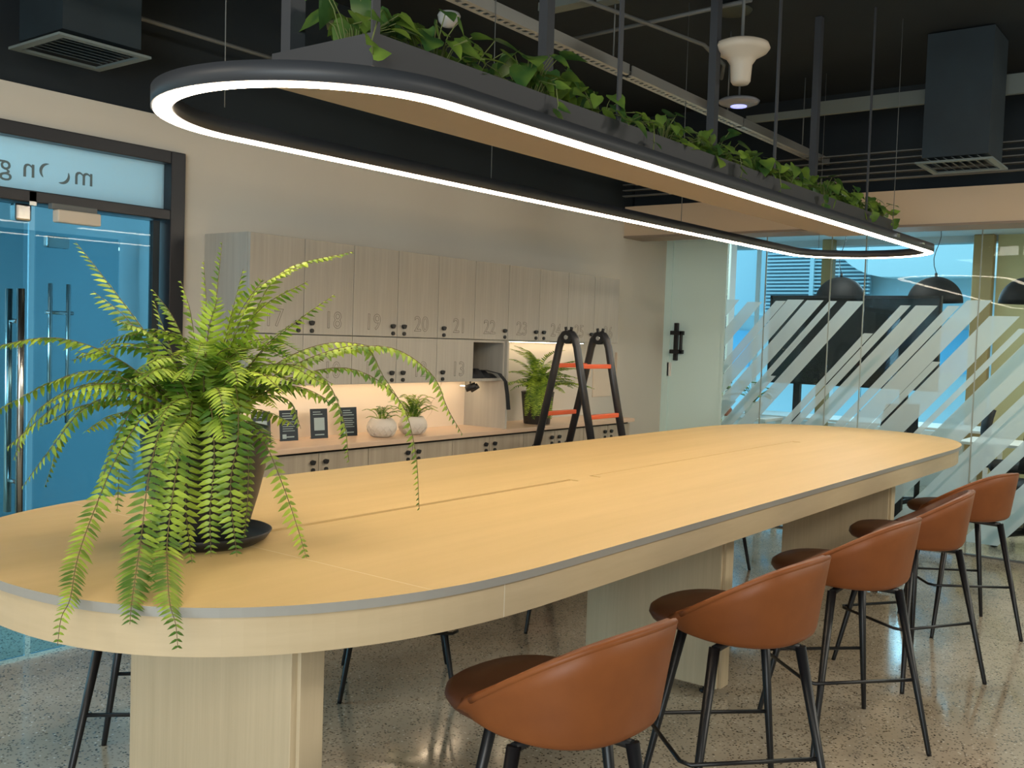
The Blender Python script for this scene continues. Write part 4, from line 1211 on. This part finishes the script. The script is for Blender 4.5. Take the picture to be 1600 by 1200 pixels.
tr = empty('cable_tray', (2.2, 2.62, 2.82), 0, 'long silver perforated cable tray running above the planter', 'cable tray')
for i, (a, b) in enumerate(((0, 2.10), (2.13, 3.45), (3.47, 4.65), (4.66, 4.95))):
    m = MB(); m.box((a, -0.035, 0), (b, -0.028, 0.05)); m.box((a, 0.028, 0), (b, 0.035, 0.05)); m.box((a, -0.028, 0), (b, -0.012, 0.004)); m.box((a, 0.012, 0), (b, 0.028, 0.004))
    k = a + .03
    while k < b - .03: m.box((k, -0.012, 0), (k + .02, 0.012, 0.004)); k += .045
    m.build('tray_section', 'track', tr)
for x in (0.6, 2.0, 3.3, 4.5): MB().tube([(x, 0, 0.05), (x, 0, 0.53)], 0.004, 6).build('hanger_rod', 'rod', tr)

ap = empty('ceiling_sensor', (4.30, 1.99, 2.80), 0, 'cream mushroom-shaped device hanging from the dark ceiling', 'sensor')
MB().lathe([(0, -0.15), (0.036, -0.148), (0.045, -0.135), (0.050, -0.06), (0.07, -0.03), (0.115, -0.005), (0.128, 0.014), (0.12, 0.034), (0.09, 0.046), (0, 0.05)], 32, (0, 0, 0.045)).build('housing', 'cream', ap)
MB().tube([(0, 0, 0.09), (0, 0, 0.55)], 0.008, 8).build('stem', 'rod', ap)
ap = empty('wireless_access_point', (5.22, 2.42, 2.83), 0, 'flat pale disc with a blue glow hanging from the ceiling', 'access point')
MB().lathe([(0, 0), (0.07, 0.004), (0.108, 0.018), (0.115, 0.03), (0.10, 0.04), (0, 0.044)], 36).build('housing', M('pale_grey_plastic', (0.20, 0.21, 0.24), 0.3), ap)
MB().lathe([(0, -0.002), (0.045, -0.001), (0.045, 0.0035), (0, 0.0035)], 24).build('status_light', 'blueled', ap)
MB().tube([(0, 0, 0.04), (0, 0, 0.52)], 0.006, 8).build('stem', 'rod', ap)
thing_mesh(MB().lathe([(0, 0), (0.09, 0.0), (0.10, 0.012), (0.09, 0.02), (0, 0.02)], 30, (5.03, 2.385, 3.29)), 'ceiling_disc', 'palegreen', 'dim greenish disc against the dark ceiling near the top edge', 'ceiling fitting')
dm = thing_mesh(MB().lathe([(0, -0.035), (0.025, -0.03), (0.04, -0.012), (0.045, 0.01), (0.04, 0.02), (0, 0.02)], 24, (2.93, 2.58, 2.72)), 'dome_camera', M('dome_white', (0.35, 0.37, 0.38), 0.3), 'small white dome hanging under the silver cable tray near the top', 'camera')
# conduits crossing
cds = [(((1.9, 4.13, 2.88), (3.9, 4.12, 2.88)), 'thin grey conduit along the top of the left wall beside the air vent'),
       (((3.7, 2.70, 3.1), (4.444, 2.564, 3.1), (4.896, 2.486, 3.1), (5.3, 2.56, 3.1), (5.565, 2.70, 3.1)), 'thin grey conduit bending down toward the hanging devices'),
       (((4.48, 3.1, 3.11), (4.444, 2.564, 3.11), (4.40, 2.0, 3.11)), 'thin grey conduit crossing below the dim ceiling disc')]
for P, lb in cds: thing_mesh(MB().tube(P, 0.011, 8), 'conduit', 'rod', lb, 'pipe', 'conduits under the dark ceiling')
thing_mesh(Bx((1.0, 3.0, 3.0), (3.2, 3.35, 3.25)), 'ventilation_duct', 'duct', 'dark rectangular duct high above the near end of the ring light', 'duct')
thing_mesh(Bx((3.0, -1.6, 3.02), (3.35, 2.0, 3.30)), 'ventilation_duct', 'duct', 'dark duct crossing above the middle of the planter', 'duct')
for (a, b, lb) in (((6.60, 2.52, 3.06), (6.63, 3.0, 3.11), 'small grey soffit board left of the hanger bars'), ((6.60, 1.78, 3.06), (6.63, 2.50, 3.15), 'long grey soffit board left of the dark duct box'),
                   ((6.60, 0.2, 3.06), (6.63, 1.36, 3.18), 'grey soffit board at the right edge of the picture'), ((4.08, 2.72, 3.14), (4.16, 3.0, 3.18), 'short pale board near the top centre'), ((4.12, 2.58, 3.14), (4.2, 2.68, 3.18), 'tiny pale board near the top centre')):
    thing_mesh(Bx(a, b), 'soffit_board', 'slabgrey', lb, 'ceiling board', 'grey boards under the ceiling')
for k in range(5):
    struct(Bx((6.95, -4, 2.66 + k * 0.045), (7.0, 4.2, 2.668 + k * 0.045)), 'trim_%d' % (30 + k), 'rod')

# ------------------------------------------------------------------ office furniture
area('office_daylight', (11.3, 3.2, 2.4), 0.4, 3.2, 60, (0.55, 0.85, 1.0), (9.8, 2.8, 0.0))
area('office_ceiling_light', (9.4, 0.4, 2.7), 1.2, 2.0, 60, (1.0, 0.95, 0.82), (9.4, 0.6, 0))  # warm area fills added to brighten the office, not fitted lamps
area('office_ceiling_light', (8.7, 3.0, 2.72), 0.5, 1.6, 22, (1.0, 0.97, 0.90), (8.6, 3.0, 0))
# dome pendants
def dome(x, y_, z, r_, lb):
    t = empty('dome_pendant', (x, y_, z), 0, lb, 'pendant light', 'black dome pendants in the office')
    prof = [(r_ * cos(a), r_ * 0.98 * sin(a)) for a in [pi / 2 * k / 14 for k in range(15)]]
    MB().lathe(prof, 40).build('shade', 'dome', t, solid=0.006)
    MB().tube([(0, 0, r_ * .97), (0, 0, r_ * 1.12)], 0.012, 10).build('cap', 'blackpl', t)
    pts = [(0.012 * sin(k * 1.1) * (1 if k else 0), 0.03 * sin(k * 0.9), r_ * 1.12 + (2.74 - z - r_ * 1.12) * k / 8) for k in range(9)]
    MB().tube(pts, 0.0035, 6).build('cable', 'blackpl', t)


dome(9.6, 3.30, 1.955, 0.235, 'black dome pendant behind the glass, leftmost of three')
dome(9.6, 2.43, 1.945, 0.24, 'black dome pendant behind the glass, middle of three')
dome(9.6, 1.66, 1.94, 0.235, 'black dome pendant behind the glass, rightmost of three')

tv = empty('display_screen', (8.75, 2.90, 0), 0, 'large dark display screen standing behind the striped glass', 'screen')
Bx((-0.02, -0.73, 1.17), (0.02, 0.73, 1.95)).build('panel', 'screen', tv, 0.004)
m = MB(); m.box((-0.028, -0.74, 1.935), (0.02, 0.74, 1.96)); m.box((-0.028, -0.74, 1.16), (0.02, 0.74, 1.172)); m.box((-0.028, -0.745, 1.16), (0.02, -0.73, 1.96)); m.box((-0.028, 0.73, 1.16), (0.02, 0.745, 1.96))
m.build('bezel', 'blackpl', tv)
m = MB(); m.box((0.0, -0.5, 0.05), (0.05, -0.44, 1.3)); m.box((0.0, 0.44, 0.05), (0.05, 0.5, 1.3)); m.box((-0.25, -0.5, 0.0), (0.3, -0.44, 0.06)); m.box((-0.25, 0.44, 0), (0.3, 0.5, 0.06))
m.build('stand', 'blackpl', tv)


def desk(x, y_, w_, d, lb, drawer=True, z=0.74):
    t = empty('office_desk', (x, y_, 0), 0, lb, 'desk', 'white desks in the office')
    Bx((-d / 2, -w_ / 2, z - 0.025), (d / 2, w_ / 2, z)).build('desktop', 'white', t, 0.002)
    for sx in (-1, 1):
        for sy in (-1, 1):
            Bx((sx * (d / 2 - .03) - .02, sy * (w_ / 2 - .03) - .02, 0), (sx * (d / 2 - .03) + .02, sy * (w_ / 2 - .03) + .02, z - 0.0255)).build('leg', 'white', t)
    if drawer: Bx((-d / 2 + .05, -w_ / 2 + .06, z - 0.12), (-d / 2 + .45, -w_ / 2 + .36, z - 0.0255)).build('drawer', 'blackpl', t)


desk(9.35, 1.30, 1.5, 0.6, 'white desk close behind the glass at the right')
desk(10.7, 3.35, 2.6, 0.7, 'long white desk in front of the far office window', False)


def office_chair(x, y_, rz, lb):
    t = empty('office_chair', (x, y_, 0), rz, lb, 'office chair', 'black office chairs behind the glass')
    b = MB()
    for k in range(5):
        a = 2 * pi * k / 5
        b.tube([(0, 0, 0.11), (.14 * cos(a), .14 * sin(a), 0.10), (.29 * cos(a), .29 * sin(a), 0.065)], [.028, .024, .015], 8)
    base = b.build('base', 'blackpl', t)
    for k in range(5):
        a = 2 * pi * k / 5; c = MB(); c.tube([(.29 * cos(a) - .02 * sin(a), .29 * sin(a) + .02 * cos(a), .03), (.29 * cos(a) + .02 * sin(a), .29 * sin(a) - .02 * cos(a), .03)], .03, 12)
        c.build('caster', 'blackpl', base)
    MB().tube([(0, 0, .1), (0, 0, .42)], .025, 12).build('gas_lift', 'blackpl', t)
    Bx((-.24, -.24, .42), (.24, .24, .50)).build('seat', 'cloth', t, .03)
    m = MB(); vs = []
    for i in range(9):
        for j in range(7):
            u = -1 + 2 * i / 8; v = j / 6; vs.append((u * .22 * (1 - .15 * v * v), -.25 + .05 * u * u - .04 * sin(v * 3), .56 + v * .42))
    m.add(vs, [(i * 7 + j, i * 7 + j + 1, (i + 1) * 7 + j + 1, (i + 1) * 7 + j) for i in range(8) for j in range(6)], True)
    m.build('backrest', 'cloth', t, solid=.03)
    MB().tube([(0, -.05, .43), (0, -.26, .45), (0, -.29, .7)], .018, 8).build('back_support', 'blackpl', t)


office_chair(9.6, 2.50, 2.6, 'black office chair whose star base shows under the far end of the table')
office_chair(8.58, 1.40, 1.2, 'black office chair at the right edge behind the farthest stool')
office_chair(10.05, 1.75, 3.4, 'black office chair by the far white desk, seen between stripes')

# plants and trinkets left behind the glass
def bush(x, y_, z, lb, potm, h, seed):
    t = empty('leafy_plant', (x, y_, z), 0, lb, 'potted plant')
    MB().lathe([(0, 0), (.06, 0), (.085, .13), (.08, .135), (.075, .12), (0, .12)], 24).build('pot', potm, t)
    r = random.Random(seed); lv = MB(); st = MB()
    for k in range(26):
        az = r.uniform(0, 2 * pi); s_ = r.uniform(.03, .16); tip = Vector((cos(az) * s_, sin(az) * s_, .13 + r.uniform(.05, h)))
        st.tube([(0, 0, .12), tip * .5 + Vector((0, 0, .08)), tip], .002, 5, cap=False)
        heart_leaf(lv, tip, Vector((cos(az), sin(az), r.uniform(-.3, .5))), Vector((0, 0, 1)), r.uniform(.07, .11))
    st.build('stems', 'vine', t); lv.build('leaves', 'pothos', t)


desk(8.35, 3.75, 0.7, 0.4, 'small white side table behind the glass beside the white door', False, 0.86)
bush(8.33, 3.60, 0.86, 'leafy plant behind the glass beside the white door', 'white', .20, 2)
bush(8.33, 3.95, 0.86, 'leafy plant behind the white door edge, mostly hidden', 'terracotta', .22, 5)
tag(MB().lathe([(0, 0), (.03, 0), (.048, .03), (.05, .06), (.035, .085), (.0, .09)], 20, (8.22, 3.80, 0.86)).build('ornament', 'terracotta'), 'small round coral ornament between the plants behind the glass', 'ornament')
for i, (y_, lb) in enumerate(((3.55, 'short bright ceiling light in the office, left'), (2.75, 'short bright ceiling light in the office, middle'), (2.0, 'short bright ceiling light in the office, right'))):
    tag(Bx((10.2, y_ - .12, 2.735), (10.3, y_ + .12, 2.749)).build('ceiling_light', 'tube'), lb, 'light', 'ceiling lights in the office')
